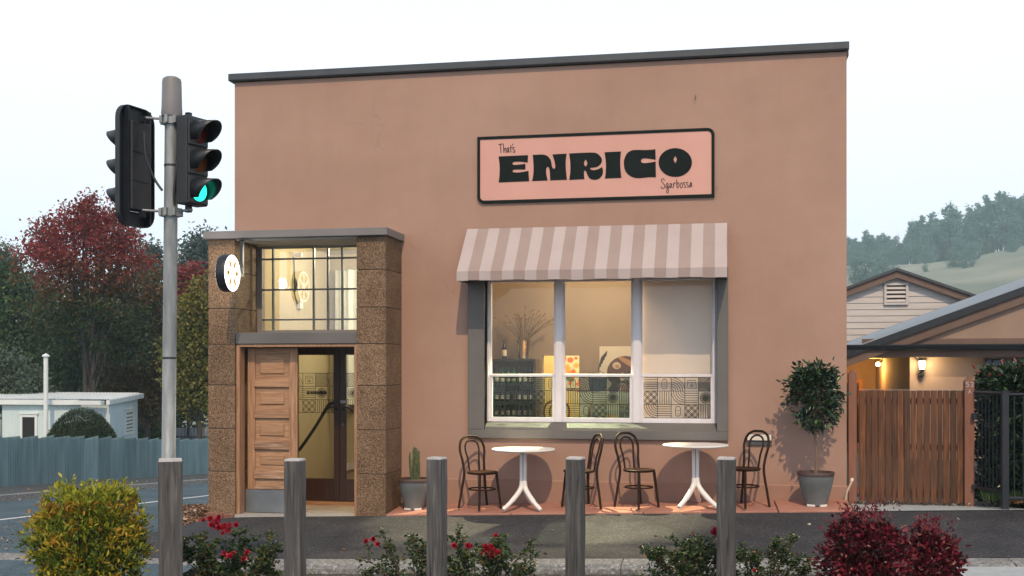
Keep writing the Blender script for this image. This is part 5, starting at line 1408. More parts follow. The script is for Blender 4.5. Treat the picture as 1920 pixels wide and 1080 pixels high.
def red_shrub(px, d, w_, toppy, label, seed, n):
    x, y = world_xy((px - 960) / 2100 * d, d); z = bedz(x, y)
    top = EYE - (toppy - 690) / 2100 * d - z
    t = thing('crimson_shrub', label, 'shrub', (x, y, z), 0, 'crimson shrubs at the right of the garden bed')
    rng = np.random.default_rng(seed)
    r = w_ / 2
    bl = [(0, 0, top * .52, r, r, top * .40), (-.2 * r, 0, top * .74, r * .62, r * .6, top * .25), (.35 * r, 0, top * .60, r * .6, r * .6, top * .28), (0, 0, top * .25, r * .9, r * .9, top * .25)]
    P, D, ct, C = clumpy(rng, bl, n, 10, .032, .62)
    tint = np.clip(.42 + rng.normal(size=len(P)) * .16 + .2 * (ct - .5) - .3 * (ct < .12), 0, 1)
    leaves('foliage', P, D * .7 + rng.normal(size=P.shape) * .5 + np.array([0, 0, .12]), .050, .50, tint, crim, rng, t, big=True)
    # loose upright sprigs on top
    k = 26; a = rng.uniform(0, 6.28, k)
    S = np.stack([r * .7 * np.cos(a) * rng.uniform(0, 1, k), r * .5 * np.sin(a), np.full(k, top * .93)], 1)
    P2 = np.repeat(S, 9, 0) + np.tile(np.linspace(0, .12, 9), k)[:, None] * np.array([[.2, 0, 1]]) + rng.normal(size=(k * 9, 3)) * .01
    o = leaves('sprigs', P2, rng.normal(size=P2.shape) * .7 + np.array([0, 0, .6]), .034, .4, np.clip(.55 + rng.normal(size=len(P2)) * .2, 0, 1), crim, rng, t)
    o['kind'] = 'stuff'
    stems(t, C, .05, twig_m)
red_shrub(1622, 8.6, .66, 962, 'larger dense crimson leaved shrub beside the last bollard', 41, 640)
red_shrub(1744, 8.75, .44, 990, 'smaller crimson leaved shrub at the edge of the driveway', 42, 380)

rose_leaf = leafmat('rose_leaf', [(.015, .035, .015), (.03, .065, .024), (.06, .10, .03), (.12, .12, .04), (.20, .11, .03), (.12, .035, .03)], rough=.4, trans=.2)
petal = leafmat('rose_petal', [(.20, .004, .014), (.40, .010, .03), (.55, .03, .07)], rough=.5, trans=.2)
def flower_mesh(seed, r=.024):
    rng = np.random.default_rng(seed); n = 16
    a = np.arange(n) * 2.4; l = np.linspace(.2, 1, n)
    P = np.zeros((n, 3)); A = np.stack([np.cos(a) * l, np.sin(a) * l, 1.1 - .75 * l], 1)
    return leaves('flower', P, A, r * 1.25, .95, rng.uniform(.1, 1, n), petal, rng, None, fold=.3, big=True)
FL = []
def rose_bush(px, d, width, height_px, label, seed, ncane, clusters, lean=0, dens=1.0):
    x, y = world_xy((px - 960) / 2100 * d, d); z = bedz(x, y)
    H = EYE - (height_px - 690) / 2100 * d - z
    t = thing('rose_bush', label, 'rose bush', (x, y, z), 0, 'red rose bushes along the garden bed')
    rng = np.random.default_rng(seed); r_ = random.Random(seed)
    cm = MB(); P, A, T = [], [], []
    tips = []
    for i in range(ncane):
        a = r_.uniform(0, 6.28); rad = width / 2 * math.sqrt(r_.uniform(.02, 1)); hh = H * r_.uniform(.52, .92) * (1 - .25 * (rad / (width / 2)) ** 2)
        e = Vector((rad * math.cos(a) + lean * hh, rad * math.sin(a) * .55, hh))
        b = Vector((.05 * math.cos(a), .05 * math.sin(a), 0))
        p = smooth_path([b, b.lerp(e, .4) + Vector((0, 0, hh * .22)), b.lerp(e, .75) + Vector((0, 0, hh * .12)), e], 5)
        cm.tube(p, [.0065 - .004 * k / (len(p) - 1) for k in range(len(p))], 5)
        tips.append(e)
        # side shoots
        for s in range(r_.randint(2, 4)):
            k = r_.randint(len(p) // 2, len(p) - 2); q0 = p[k]; dv = Vector((r_.uniform(-1, 1), r_.uniform(-.7, .7), r_.uniform(.1, 1))).normalized() * r_.uniform(.06, .18)
            sp_ = [q0, q0 + dv * .5 + Vector((0, 0, .01)), q0 + dv]
            cm.tube(sp_, [.003, .0024, .0014], 4)
            p2 = smooth_path(sp_, 4)
            for q in p2[1:]:
                for u in range(int(4 * dens)):
                    P.append(tuple(q + Vector((r_.gauss(0, .012), r_.gauss(0, .012), r_.gauss(0, .010))))); A.append((r_.gauss(0, 1), r_.gauss(0, 1), r_.gauss(.1, .5))); T.append(r_.gauss(.30, .15) + (.35 if r_.random() < .10 else 0))
        for k in range(len(p) // 4, len(p)):
            for u in range(int(3 * dens) + (r_.random() < .5)):
                q = p[k]; P.append(tuple(q + Vector((r_.gauss(0, .022), r_.gauss(0, .022), r_.gauss(0, .018))))); A.append((r_.gauss(0, 1), r_.gauss(0, 1), r_.gauss(.2, .5))); T.append(r_.gauss(.28, .15) + (.4 if r_.random() < .09 else 0))
    cm.build('canes', twig_m, t, smooth=60)
    # low dense growth
    n_ = int(900 * width * dens)
    Pb, Db, ctb, _c = clumpy(rng, [(0, 0, H * .30, width * .48, width * .25, H * .32)], max(10, n_ // 9), 9, .03, .2)
    P = np.concatenate([np.array(P), Pb]); A = np.concatenate([np.array(A), Db + rng.normal(size=Pb.shape)]); T = np.concatenate([np.array(T), np.clip(.25 + rng.normal(size=len(Pb)) * .16, 0, 1)])
    leaves('foliage', P, A, .036, .52, T, rose_leaf, rng, t, big=True)
    for (fx, fz, n, sp_) in clusters:
        for k in range(n):
            pos = Vector((fx + r_.gauss(0, sp_), -width * .16 + r_.gauss(0, .02), H * fz + r_.gauss(0, sp_ * .8)))
            if not FL: FL.extend([flower_mesh(5), flower_mesh(6), flower_mesh(7)]); new = True
            src = FL[r_.randint(0, 2)]
            o = src if src.parent is None else linked(src)
            o.parent = t; o.location = pos; o.rotation_euler = (r_.uniform(.3, 1.3), r_.uniform(-.6, .6), r_.uniform(-.7, .7))
            s = r_.uniform(.7, 1.15); o.scale = (s, s, s)
    return t
rose_bush(430, 8.95, .92, 960, 'rose bush with the tallest cluster of red blooms, beside the first bollard', 51, 26, [(-.03, .93, 17, .05), (.06, .68, 4, .03), (.2, .66, 2, .03)], dens=1.35)
rose_bush(775, 9.2, .85, 980, 'sparse rose bush with two small red blooms at its left end', 52, 13, [(-.30, .80, 3, .025)], lean=-.25, dens=.75)
rose_bush(905, 9.0, 1.0, 965, 'rose bush with a dark red flower cluster behind the third bollard', 53, 22, [(.10, .72, 14, .04), (-.13, .72, 4, .03)], lean=.05)
rose_bush(1300, 9.1, 1.0, 978, 'leafy rose bush with one red bud beside the last bollard', 54, 22, [(.20, .93, 3, .02)], lean=.08)
rose_bush(1440, 9.1, .7, 975, 'straggly rose bush with bare reddish stems near the crimson shrub', 55, 12, [(-.1, .5, 1, .02)], lean=.12, dens=.8)
# low ground cover at the foot
gc = leafmat('cover_leaf', [(.02, .035, .015), (.05, .07, .02), (.13, .12, .03), (.16, .05, .02)], rough=.5)
rng = np.random.default_rng(61)
n_ = 2600
X = rng.uniform(-5.5, 1.9, n_); Y = -4.1 - rng.uniform(0, 2.6, n_) ; keep = np.sin(X * 3.1) + np.sin(X * 7.3 + 1) + rng.normal(size=n_) > .6
X, Y = X[keep], Y[keep]
Z = np.array([bedz(a, b) - .03 * (-4 - b) for a, b in zip(X, Y)]) + rng.uniform(.0, .12, len(X))
o = leaves('ground_cover', np.stack([X, Y, Z], 1), rng.normal(size=(len(X), 3)) + np.array([0, 0, .6]), .04, .5, rng.uniform(0, 1, len(X)), gc, rng)
tag(o, 'low leafy ground cover between the rose bushes', kind='stuff')
# bark chips and fallen leaves
chip = leafmat('bark_chip', [(.03, .018, .012), (.09, .05, .032), (.20, .13, .09)], rough=.9, trans=0)
n_ = 3200
X = rng.uniform(-6.5, 2.0, n_); Y = rng.uniform(-5.4, -3.99, n_)
Z = np.array([bedz(a, b) for a, b in zip(X, Y)]) + .004
tag(leaves('bark_chips', np.stack([X, Y, Z], 1), rng.normal(size=(n_, 3)) * np.array([1, 1, .15]), .045, .4, rng.uniform(0, 1, n_), chip, rng), 'scattered bark chips on the garden bed', kind='stuff')
fallen = leafmat('fallen_leaf', [(.05, .02, .015), (.16, .07, .03), (.34, .20, .12), (.55, .50, .45)], rough=.7, trans=.1)
pts = []
rr = random.Random(17)
for k in range(60):
    x = rr.uniform(-6.2, 4.6); y = -.8 - 2.9 * rr.random() ** .6
    if y < -3.66: y = -3.6
    pts.append((x, y, path_zz(x, y) + .006))
for k in range(26):
    x = rr.uniform(2.2, 5); y = rr.uniform(-5.4, -3.8); pts.append((x, y, path_z(x, -3.4) - .02 + .045 * (y + 3.745) + .004))
P = np.array(pts)
tag(leaves('fallen_leaves', P, rng.normal(size=P.shape) * np.array([1, 1, .1]), .05, .5, rng.uniform(0, 1, len(P)), fallen, rng, big=True), 'a few fallen leaves on the path and driveway', kind='stuff')
# litter bed by the porch corner, leaves in the far gutter, debris at the gate
n_ = 900
pq = rng.uniform(332, 396, n_); dd = rng.uniform(14.9, 17.0, n_)
XY = [world_xy((a - 960) / 2100 * d, d) for a, d in zip(pq, dd)]
P = np.array([(x, y, max(road_z(depth(x, y)), -.40) + .012 + rng.uniform(0, .04)) for x, y in XY])
tag(leaves('leaf_litter', P, rng.normal(size=P.shape) * np.array([1, 1, .3]), .07, .5, rng.uniform(0, .9, n_), fallen, rng), 'drift of leaf litter beside the porch column', kind='stuff')
n_ = 700
dd = 9.9 + 40 * rng.uniform(0, 1, n_) ** 1.2; la = np.where(rng.uniform(size=n_) < .6, -13.62 + np.abs(rng.normal(size=n_)) * .18, -13.9 - np.abs(rng.normal(size=n_)) * .8)
XY = [world_xy(a + .114 * d, d) for a, d in zip(la, dd)]
P = np.array([(x, y, road_z(d) + (.012 if a > -13.7 else .13)) for (x, y), d, a in zip(XY, dd, la)])
tag(leaves('gutter_leaves', P, rng.normal(size=P.shape) * np.array([1, 1, .2]), .06, .5, rng.uniform(.2, 1, n_), fallen, rng), 'dry leaves along the far kerb of the side street', kind='stuff')
n_ = 500
X = rng.uniform(-8.6, -7.7, n_) - rng.uniform(0, 1, n_); Y = rng.uniform(-3.6, -.5, n_)
P = np.stack([X, Y, np.full(n_, -.335)], 1)
tag(leaves('road_grit', P, rng.normal(size=P.shape) * np.array([1, 1, .2]), .028, .7, rng.uniform(0, 1, n_), fallen, rng), 'grit and leaf crumbs on the edge of the side street', kind='stuff')
n_ = 420
X = rng.uniform(1.62, 3.3, n_); Y = rng.uniform(.02, .14, n_)
P = np.stack([X, Y, .012 + rng.uniform(0, .02, n_)], 1)
tag(leaves('gate_litter', P, rng.normal(size=P.shape) * np.array([1, 1, .4]), .04, .5, rng.uniform(0, 1, n_), leafmat('litter_mix', [(.02, .04, .02), (.06, .05, .04), (.2, .2, .2), (.5, .5, .5)], .8), rng), 'weeds and leaf litter under the timber gate', kind='stuff')
n_ = 700
X = rng.uniform(3.3, 7, n_); Y = rng.uniform(-.56, -.1, n_)
P = np.stack([X, Y, .033 * X - .01 + rng.uniform(0, .05, n_)], 1)
tag(leaves('hedge_litter', P, rng.normal(size=P.shape) * np.array([1, 1, .4]), .06, .55, rng.uniform(.2, .75, n_), fallen, rng), 'brown fallen leaves under the black fence', kind='stuff')
n_ = 500
X = rng.uniform(3.05, 3.5, n_); Y = rng.uniform(-.45, .1, n_)
P = np.stack([X, Y, .033 * X + rng.uniform(0, .02, n_)], 1)
tag(leaves('grass_tuft', P, rng.normal(size=P.shape) * .3 + np.array([0, 0, 1]), .13, .07, rng.uniform(0, 1, n_), leafmat('grass_blade', [(.03, .07, .02), (.07, .12, .03)], .5), rng), 'tuft of green grass at the foot of the gate post', kind='stuff')

# ------------------------------------------------------------------ gate, posts, black fence, hedge
gt = thing('timber_gate', 'reddish brown slatted timber gate between the terracotta posts', 'gate', (1.64, .15, .008))
rr = random.Random(8)
ws = [.085, .062, .088, .085, .088, .062, .085, .088, .066, .085, .088, .085, .066, .088, .085, .085]
x = 0.02
for i, w_ in enumerate(ws):
    sc_ = 1.252 / (sum(ws) + .010 * len(ws)); w2 = w_ * sc_
    tp_ = 1.428 + rr.uniform(-.003, .003)
    MB().box(x, x + w2, -.02 + rr.uniform(-.002, .002), .002, rr.uniform(.0, .008), tp_).build('slat', gate_wood, gt, bevel=.004)
    x += w2 + .010 * sc_
for z in (.12, .68, 1.26): MB().box(0.0, 1.27, .004, .04, z, z + .07).build('rail', gatepost_m, gt)
MB().box(0.01, 1.262, -.021, .004, 1.432, 1.437).build('top_strip', plain('strip_pale', (.4, .36, .33), .5, .5), gt)
def gatepost(x0, x1, y0, z1, label, top):
    t = thing('gate_post', label, 'gate post', ((x0 + x1) / 2, y0 + .055, 0))
    w2 = (x1 - x0) / 2
    m_ = MB()
    if top == 'point': m_.prism([(-w2, -.05), (w2, -.05), (w2, z1 - .07), (0, z1), (-w2, z1 - .07)], 'y', -.055, .055)
    else: m_.prism([(-w2, -.05), (w2, -.05), (w2, z1), (0, z1 + .04), (-w2, z1 - .02)], 'y', -.055, .055)
    m_.build('post', gatepost_m, t, bevel=.004)
    return t
gatepost(1.522, 1.622, .09, 1.66, 'terracotta painted gate post against the cafe wall', 'flat')
gp = gatepost(2.905, 3.018, .06, 1.62, 'pointed terracotta gate post with the house number 53 A', 'point')
num_m = plain('number_metal', (.52, .50, .50), .35, .7)
def stroke3(name, ss, w_, y, ox, oz, s, mat, parent):
    m_ = MB()
    for q in ss:
        m_.ribbon([(ox + a * s, oz + b * s) for a, b in q], w_, y)
    return m_.build(name, mat, parent, fixn=False)
five = [[(.9, 1.5), (.15, 1.5), (.12, .85), (.55, .95), (.9, .7), (.9, .3), (.55, 0), (.1, .12)]]
three = [[(.1, 1.42), (.5, 1.55), (.88, 1.3), (.8, .95), (.4, .82), (.85, .65), (.9, .25), (.5, 0), (.08, .12)]]
aa = [[(.05, 0), (.5, 1.5), (.95, 0)], [(.22, .5), (.78, .5)]]
stroke3('numeral', five, .009, -.0565, -.045, 1.485, .038, num_m, gp)
stroke3('numeral', three, .009, -.0565, .006, 1.485, .038, num_m, gp)
stroke3('numeral', aa, .008, -.0565, -.018, 1.405, .035, num_m, gp)
bf = thing('black_fence', 'black tubular metal fence with corner post in front of the hedge', 'fence', (3.22, -.6, .09))
def fence_run(ax, ay, bx, by, zt, zb, step, skip=0):
    L_ = math.hypot(bx - ax, by - ay); n_ = max(1, int(L_ / step)); dx, dy = (bx - ax) / L_, (by - ay) / L_
    for z in (zt, zb):
        m_ = MB(); m_.tube([(ax, ay, z), (bx, by, z)], .021, 4); m_.build('rail', black_metal, bf)
    pr = None
    for k in range(1, n_):
        x, y = ax + dx * step * k, ay + dy * step * k
        if pr is None:
            m_ = MB(); m_.tube([(0, 0, zb), (0, 0, zt)], .0085, 6); pr = m_.build('baluster', black_metal, bf, (x, y, 0))
        else: linked(pr, loc=(x, y, 0))
fence_run(-.20, .66, 0, 0, 1.33, .16, .085)
fence_run(0, 0, 2.9, 0, 1.315, .10, .10)
MB().box(-.038, .038, -.038, .038, -.1, 1.345).box(-.043, .043, -.043, .043, 1.345, 1.36).build('post', black_metal, bf, bevel=.004)
MB().box(2.9, 2.976, -.038, .038, -.1, 1.345).build('post', black_metal, bf, bevel=.004)
MB().box(-.235, -.17, .60, .68, .14, .19).box(-.24, -.15, .60, .68, .99, 1.07).build('hinge', black_metal, bf, bevel=.004)
hd = thing('hedge', 'glossy dark green hedge with a few red tips behind the black fence', 'hedge', (4.9, .35, .1))
rng = np.random.default_rng(71)
hedge_leaf = leafmat('hedge_leaf', [(.008, .016, .008), (.014, .034, .014), (.03, .07, .026), (.07, .13, .05), (.30, .05, .04)], rough=.25, trans=.12, spec=.7)
nh_ = 3000
face = rng.choice(4, nh_, p=[.62, .22, .08, .08])
hx, hy, hz = rng.uniform(-1.70, 2.35, nh_), rng.uniform(-.5, .5, nh_), rng.uniform(.0, 1.58, nh_)
hy = np.where(face == 0, -.5 + np.abs(rng.normal(size=nh_)) * .10, hy); hz = np.where(face == 1, 1.58 - np.abs(rng.normal(size=nh_)) * .08, hz); hx = np.where(face == 2, -1.70 + np.abs(rng.normal(size=nh_)) * .1, hx)
hy = hy + .05 * np.sin(hx * 5) + .05 * np.sin(hz * 6 + hx * 3); hz = hz + .05 * np.sin(hx * 4.3)
C = np.stack([hx, hy, hz], 1)
Dn = np.array([[0, -1, .3], [0, -.2, 1], [-1, -.2, .3], [0, .3, .3]])[face]
P = np.repeat(C, 10, 0) + rng.normal(size=(nh_ * 10, 3)) * .045; D = np.repeat(Dn, 10, 0); ct = np.repeat(rng.uniform(size=nh_), 10)
tint = np.clip(.30 + rng.normal(size=len(P)) * .16 + .15 * (ct - .5), 0, .72)
tint = np.where((P[:, 2] > 1.5) & (rng.uniform(size=len(P)) < .06), .97, tint)
leaves('foliage', P, D + rng.normal(size=P.shape) * .6 + np.array([0, 0, .2]), .078, .48, tint, hedge_leaf, rng, hd, big=True)
m_ = MB(); m_.box(-1.65, 2.2, -.25, .3, .05, 1.32); m_.build('shade_core', plain('hedge_inner_shade', (.008, .011, .006), .95), hd)  # solid near-black filler block: the hedge's inner shade put into colour
m_ = MB()
for x in np.arange(-1.4, 2.2, .35): m_.tube(smooth_path([(x, 0, -.05), (x + .03, .02, .4), (x - .02, 0, 1.3)], 3), .02, 6)
m_.build('stems', twig_m, hd, smooth=60)
k = 26; S = np.stack([rng.uniform(-1.7, 2.0, k), rng.uniform(-.3, .3, k), rng.uniform(1.45, 1.58, k)], 1)
P2 = np.repeat(S, 9, 0) + np.tile(np.linspace(0, .20, 9), k)[:, None] * np.repeat(np.stack([rng.normal(size=k) * .3, rng.normal(size=k) * .2, np.ones(k)], 1), 9, 0)
_o = leaves('sprigs', P2, rng.normal(size=P2.shape) * .8 + np.array([0, 0, .5]), .05, .42, np.clip(np.tile(np.linspace(.3, .95, 9), k) + rng.normal(size=len(P2)) * .15, 0, 1), hedge_leaf, rng, hd, big=True)
_o['kind'] = 'stuff'
# ------------------------------------------------------------------ neighbouring house at the right
house_wall = surf('house_render', [(.27, .19, .15), (.33, .235, .185)], scale=1.2, detail=6, rough=.85, bump=.2, bscale=40)
house_trim = surf('house_trim', [(.125, .08, .064), (.16, .105, .085)], scale=3, rough=.7, bump=.1)
roof_iron = surf('roof_iron', [(.33, .39, .43), (.45, .51, .55)], scale=1.5, detail=6, rough=.38, metal=.5, bump=.05)
nh = thing('neighbour_house', 'brown rendered house with iron gable roof and lit porch beside the cafe', 'house', (2.0, 7.2, -.1))
def rakez(x): return 2.165 + .372 * (x - .28)      # local x from the house base
RX = 6.6
mb = MB()
def corr_roof(xa, xb, ya, yb, zf, pitch=.19, amp=.012, mat=roof_iron, name='roof', parent=None, n_x=2):
    """iron sheet whose ribs run down the slope"""
    m_ = MB(); ny = int((yb - ya) / pitch) * 4; vs = []
    for j in range(ny + 1):
        y = ya + (yb - ya) * j / ny
        h = amp * (2.2 if j % 4 == 1 else 0)
        for i in range(n_x + 1):
            x = xa + (xb - xa) * i / n_x
            vs.append((x, y, zf(x) + h))
    m_.add(vs, [(j * (n_x + 1) + i, j * (n_x + 1) + i + 1, (j + 1) * (n_x + 1) + i + 1, (j + 1) * (n_x + 1) + i) for j in range(ny) for i in range(n_x)])
    return m_.build(name, mat, parent)
corr_roof(-.3, RX, -.12, 8.5, rakez, parent=nh)
corr_roof(RX, 2 * RX, -.12, 8.5, lambda x: rakez(2 * RX - x), parent=nh, name='roof')
# barge flashing, barge board, gable wall
def slab_along(xa, xb, y0, y1, lo, hi, mat, name, lim=None):
    m_ = MB(); m_.prism([(xa, rakez(xa) + lo), (xb, rakez(xb) + lo), (xb, rakez(xb) + hi), (xa, rakez(xa) + hi)], 'y', y0, y1); return m_.build(name, mat, nh)
slab_along(-.3, RX, -.15, -.11, -.13, .006, black_metal, 'barge_flashing')
slab_along(-.28, RX, -.10, -.05, -.30, -.13, house_trim, 'barge_board')
MB().prism([(.2, 2.14), (RX, 2.14), (RX, rakez(RX) - .15), (.35, rakez(.35) - .15)], 'y', 0, .12).build('gable_wall', house_wall, nh)
MB().box(.5, 12.5, -.03, -.001, 2.26, 2.36).build('gable_band', house_trim, nh)
MB().prism([(-.16, 2.16), (-.03, 2.16), (-.03, 2.235), (-.17, 2.25), (-.185, 2.235)], 'x', .05, 12.8).build('gutter', black_metal, nh)
MB().box(-.2, 12.8, -.02, .12, 2.02, 2.155).build('fascia', house_trim, nh)
WY = .30
MB().box(1.40, 2.72, WY, WY + .2, -.1, 2.02).box(2.72, 12.5, WY, WY + .2, -.1, 1.2).box(2.72, 12.5, WY, WY + .2, 2.0, 2.02).box(4.6, 12.5, WY, WY + .2, 1.2, 2.0).build('front_wall', house_wall, nh)
MB().box(1.40, 1.60, WY + .2, 5.4, -.1, 2.3).build('porch_side_wall', house_wall, nh)
MB().box(-.6, 1.4, 5.2, 5.4, -.1, 2.3).build('porch_back_wall', house_wall, nh)
MB().box(-.6, 1.4, .12, 5.2, 2.025, 2.06).build('porch_ceiling', ceil_m, nh)
MB().box(1.6, 12.5, .12, 8.3, 2.1, 2.13).build('ceiling', ceil_m, nh)
dfm = plain('door_frame_stain', (.42, .16, .04), .5)
d_ = MB().box(.36, .44, 5.14, 5.198, -.1, 1.55).box(1.02, 1.10, 5.14, 5.198, -.1, 1.55).box(.44, 1.02, 5.14, 5.198, 1.47, 1.55).build('porch_door', dfm, nh)
MB().box(.44, 1.02, 5.165, 5.197, -.1, 1.47).build('door_leaf', plain('door_leaf_dark', (.03, .02, .015), .4), d_)
win = MB().box(2.72, 4.6, WY - .01, WY + .04, 1.2, 1.26).box(2.72, 2.78, WY - .01, WY + .04, 1.26, 2.0).box(4.54, 4.6, WY - .01, WY + .04, 1.26, 2.0).build('window', house_trim, nh)
MB().quad((2.78, WY + .03, 1.26), (4.54, WY + .03, 1.26), (4.54, WY + .03, 2.0), (2.78, WY + .03, 2.0)).build('pane', plain('dark_pane', (.02, .02, .022), .1), win)
sl = None
bron = plain('blind_bronze', (.20, .09, .05), .5)
for k in range(14):
    if sl is None: sl = MB().box(0, .07, WY - .012, WY - .004, 1.3, 1.9).build('blind_strip', bron, nh, (2.80, 0, 0))
    else: linked(sl, loc=(2.80 + .125 * k, 0, 0))
MB().prism([(WY - .22, 1.87), (WY - .02, 1.87), (WY - .02, 1.99), (WY - .20, 1.96)], 'x', 2.70, 4.66).build('blind_box', plain('navy_box', (.03, .045, .07), .5), nh)
# lamps on the house: both are seen lit
wl = thing('wall_lantern', 'lit black wall lantern on the brown house wall', 'lantern', (3.60, 7.5, 1.55))
MB().lathe([(0, -.10), (.05, -.09), (.05, -.01), (0, 0)], 14, (0, 0), axis='y', cap=False).build('back_plate', black_metal, wl, (0, 0, .05), smooth=50)
m_ = MB(); m_.tube(smooth_path([(0, -.06, .04), (0, -.12, .03), (0, -.12, .11)], 4), .018, 8); m_.lathe([(.03, .10), (.055, .13), (.06, .14)], 16, (0, -.12)); m_.build('arm', black_metal, wl, smooth=50)
lant = emis('lantern_glass', (1, .80, .45), 9)
MB().lathe([(.045, .141), (.062, .30)], 16, (0, -.12)).build('lamp_glass', lant, wl, smooth=50)
MB().lathe([(.085, .301), (.07, .325), (.0, .35)], 16, (0, -.12), cap=False).build('cap', black_metal, wl, smooth=40)
lamp('lantern_lamp', (3.60, 7.22, 1.80), 24, (1, .74, .36), .06)
fl = thing('flood_sensor', 'small black sensor light above the wall lantern', 'light', (3.52, 7.49, 1.95))
MB().box(-.05, .05, -.07, 0, -.03, .03).build('base', black_metal, fl, bevel=.006); MB().lathe([(.0, -.12), (.045, -.11), (.05, -.05)], 14, (-.01, .0), axis='y').build('head', black_metal, fl, smooth=50)
pl_ = thing('porch_light', 'small bright orange bulb light in the house porch', 'light', (3.30, 11.2, 1.80))
MB().lathe([(0, -.05), (.035, -.035), (.05, 0), (.035, .035), (0, .05)], 16, cap=False).build('bulb', emis('porch_bulb', (1, .62, .2), 40), pl_, smooth=80)
MB().box(-.03, .1, -.03, .03, .05, .09).build('base', black_metal, pl_)
lamp('porch_lamp', (3.15, 11.1, 1.72), 50, (1, .50, .11), .05)

# weatherboard gable further back -----------------------------------------
cb_m = surf('weatherboard_paint', [(.46, .43, .42), (.56, .53, .52)], scale=2, detail=7, rough=.7, bump=.15, stretch=(.5, 1, 6), rand=True)
ck = thing('weatherboard_cottage', 'pale weatherboard gable with dark roof edge behind the brown house', 'house', (4.35, 15.9, 0))
AP, HWL, SL = 4.24, 3.2, .375
def ck_line(x): return AP - SL * abs(x)
nb = 17; bh = .165
for k in range(nb):
    z0 = 1.6 + k * bh; z1 = z0 + bh
    if z0 > AP - .2: break
    hw0 = min((AP - .14 - z0) / SL, HWL); hw1 = min(max((AP - .14 - z1) / SL, 0.02), HWL)
    if hw0 <= .02: break
    m_ = MB(); m_.hexa([(-hw0, .0, z0), (hw0, .0, z0), (hw1, .018, z1), (-hw1, .018, z1)], [(-hw0, .05, z0), (hw0, .05, z0), (hw1, .05, z1), (-hw1, .05, z1)])
    m_.build('weatherboard', cb_m, ck)
MB().box(-HWL, HWL, .051, 6, -.4, 1.75).build('lower_wall', cb_m, ck)
for s in (-1, 1):
    m_ = MB(); m_.prism([(0, AP), (s * HWL * 1.08, ck_line(HWL * 1.08)), (s * HWL * 1.08, ck_line(HWL * 1.08) + .07), (0, AP + .07)], 'y', -.22, 7); m_.build('roof', cap_metal, ck)
    m_ = MB(); m_.prism([(0, AP - .18), (s * HWL * 1.06, ck_line(HWL * 1.06) - .18), (s * HWL * 1.06, ck_line(HWL * 1.06) - .003), (0, AP - .003)], 'y', -.16, -.10); m_.build('barge_board', house_trim, ck)
v = MB().box(-.30, -.24, -.06, .0, 3.36, 3.93).box(.24, .30, -.06, .0, 3.36, 3.93).box(-.24, .24, -.06, .0, 3.36, 3.42).box(-.24, .24, -.06, .0, 3.87, 3.93).build('gable_vent', cb_m, ck)
MB().box(-.24, .24, -.006, -.004, 3.42, 3.87).build('vent_dark', black_plain, v)
for k in range(4):
    z = 3.44 + k * .11
    m_ = MB(); m_.hexa([(-.24, -.055, z), (.24, -.055, z), (.24, -.01, z + .06), (-.24, -.01, z + .06)], [(-.24, -.045, z - .012), (.24, -.045, z - .012), (.24, 0, z + .05), (-.24, 0, z + .05)]); m_.build('vent_slat', cb_m, v)

# ------------------------------------------------------------------ corrugated fence along the side street
iron = surf('blue_iron', [(.11, .20, .24), (.16, .265, .31), (.22, .335, .38)], scale=1.2, detail=8, rough=.5, metal=.15, bump=.05, stretch=(3, 3, .5), rand=True, vary=.22)
cf = thing('iron_fence', 'faded blue corrugated iron fence stepping down the side street', 'fence', (-18.2, 8.0, -1.4))
bx0, by0 = -18.2, 8.0
dirf = Vector((-.071, .9975, 0)); nrm = Vector((dirf.y, -dirf.x, 0))
rr = random.Random(6)
for k in range(-10, 26):
    L_ = .86; s0 = k * (L_ - .0)
    m_ = MB(); nw, sg = 11, 6; n_ = nw * sg; vs = []
    tilt = rr.uniform(-.012, .05); dz = rr.uniform(-.02, .02)
    for i in range(n_ + 1):
        s = s0 + (L_ + .04) * i / n_
        p = dirf * s + nrm * (.021 * math.sin(2 * math.pi * i / sg) + (.004 if k % 2 else 0))
        zg = road_z(depth(bx0 + p.x, by0 + p.y)) + .125 - (-1.4)
        z1 = road_z(depth(bx0 + dirf.x * (s0 + .43), by0 + dirf.y * (s0 + .43))) + .125 + 1.4 + 1.31 + dz
        vs += [(p.x, p.y, zg - .05), (p.x, p.y, z1 + tilt * (i / n_ - .5))]
    m_.add(vs, [(2 * i, 2 * i + 2, 2 * i + 3, 2 * i + 1) for i in range(n_)])
    o = m_.build('iron_sheet', iron, cf, smooth=70, fixn=False)
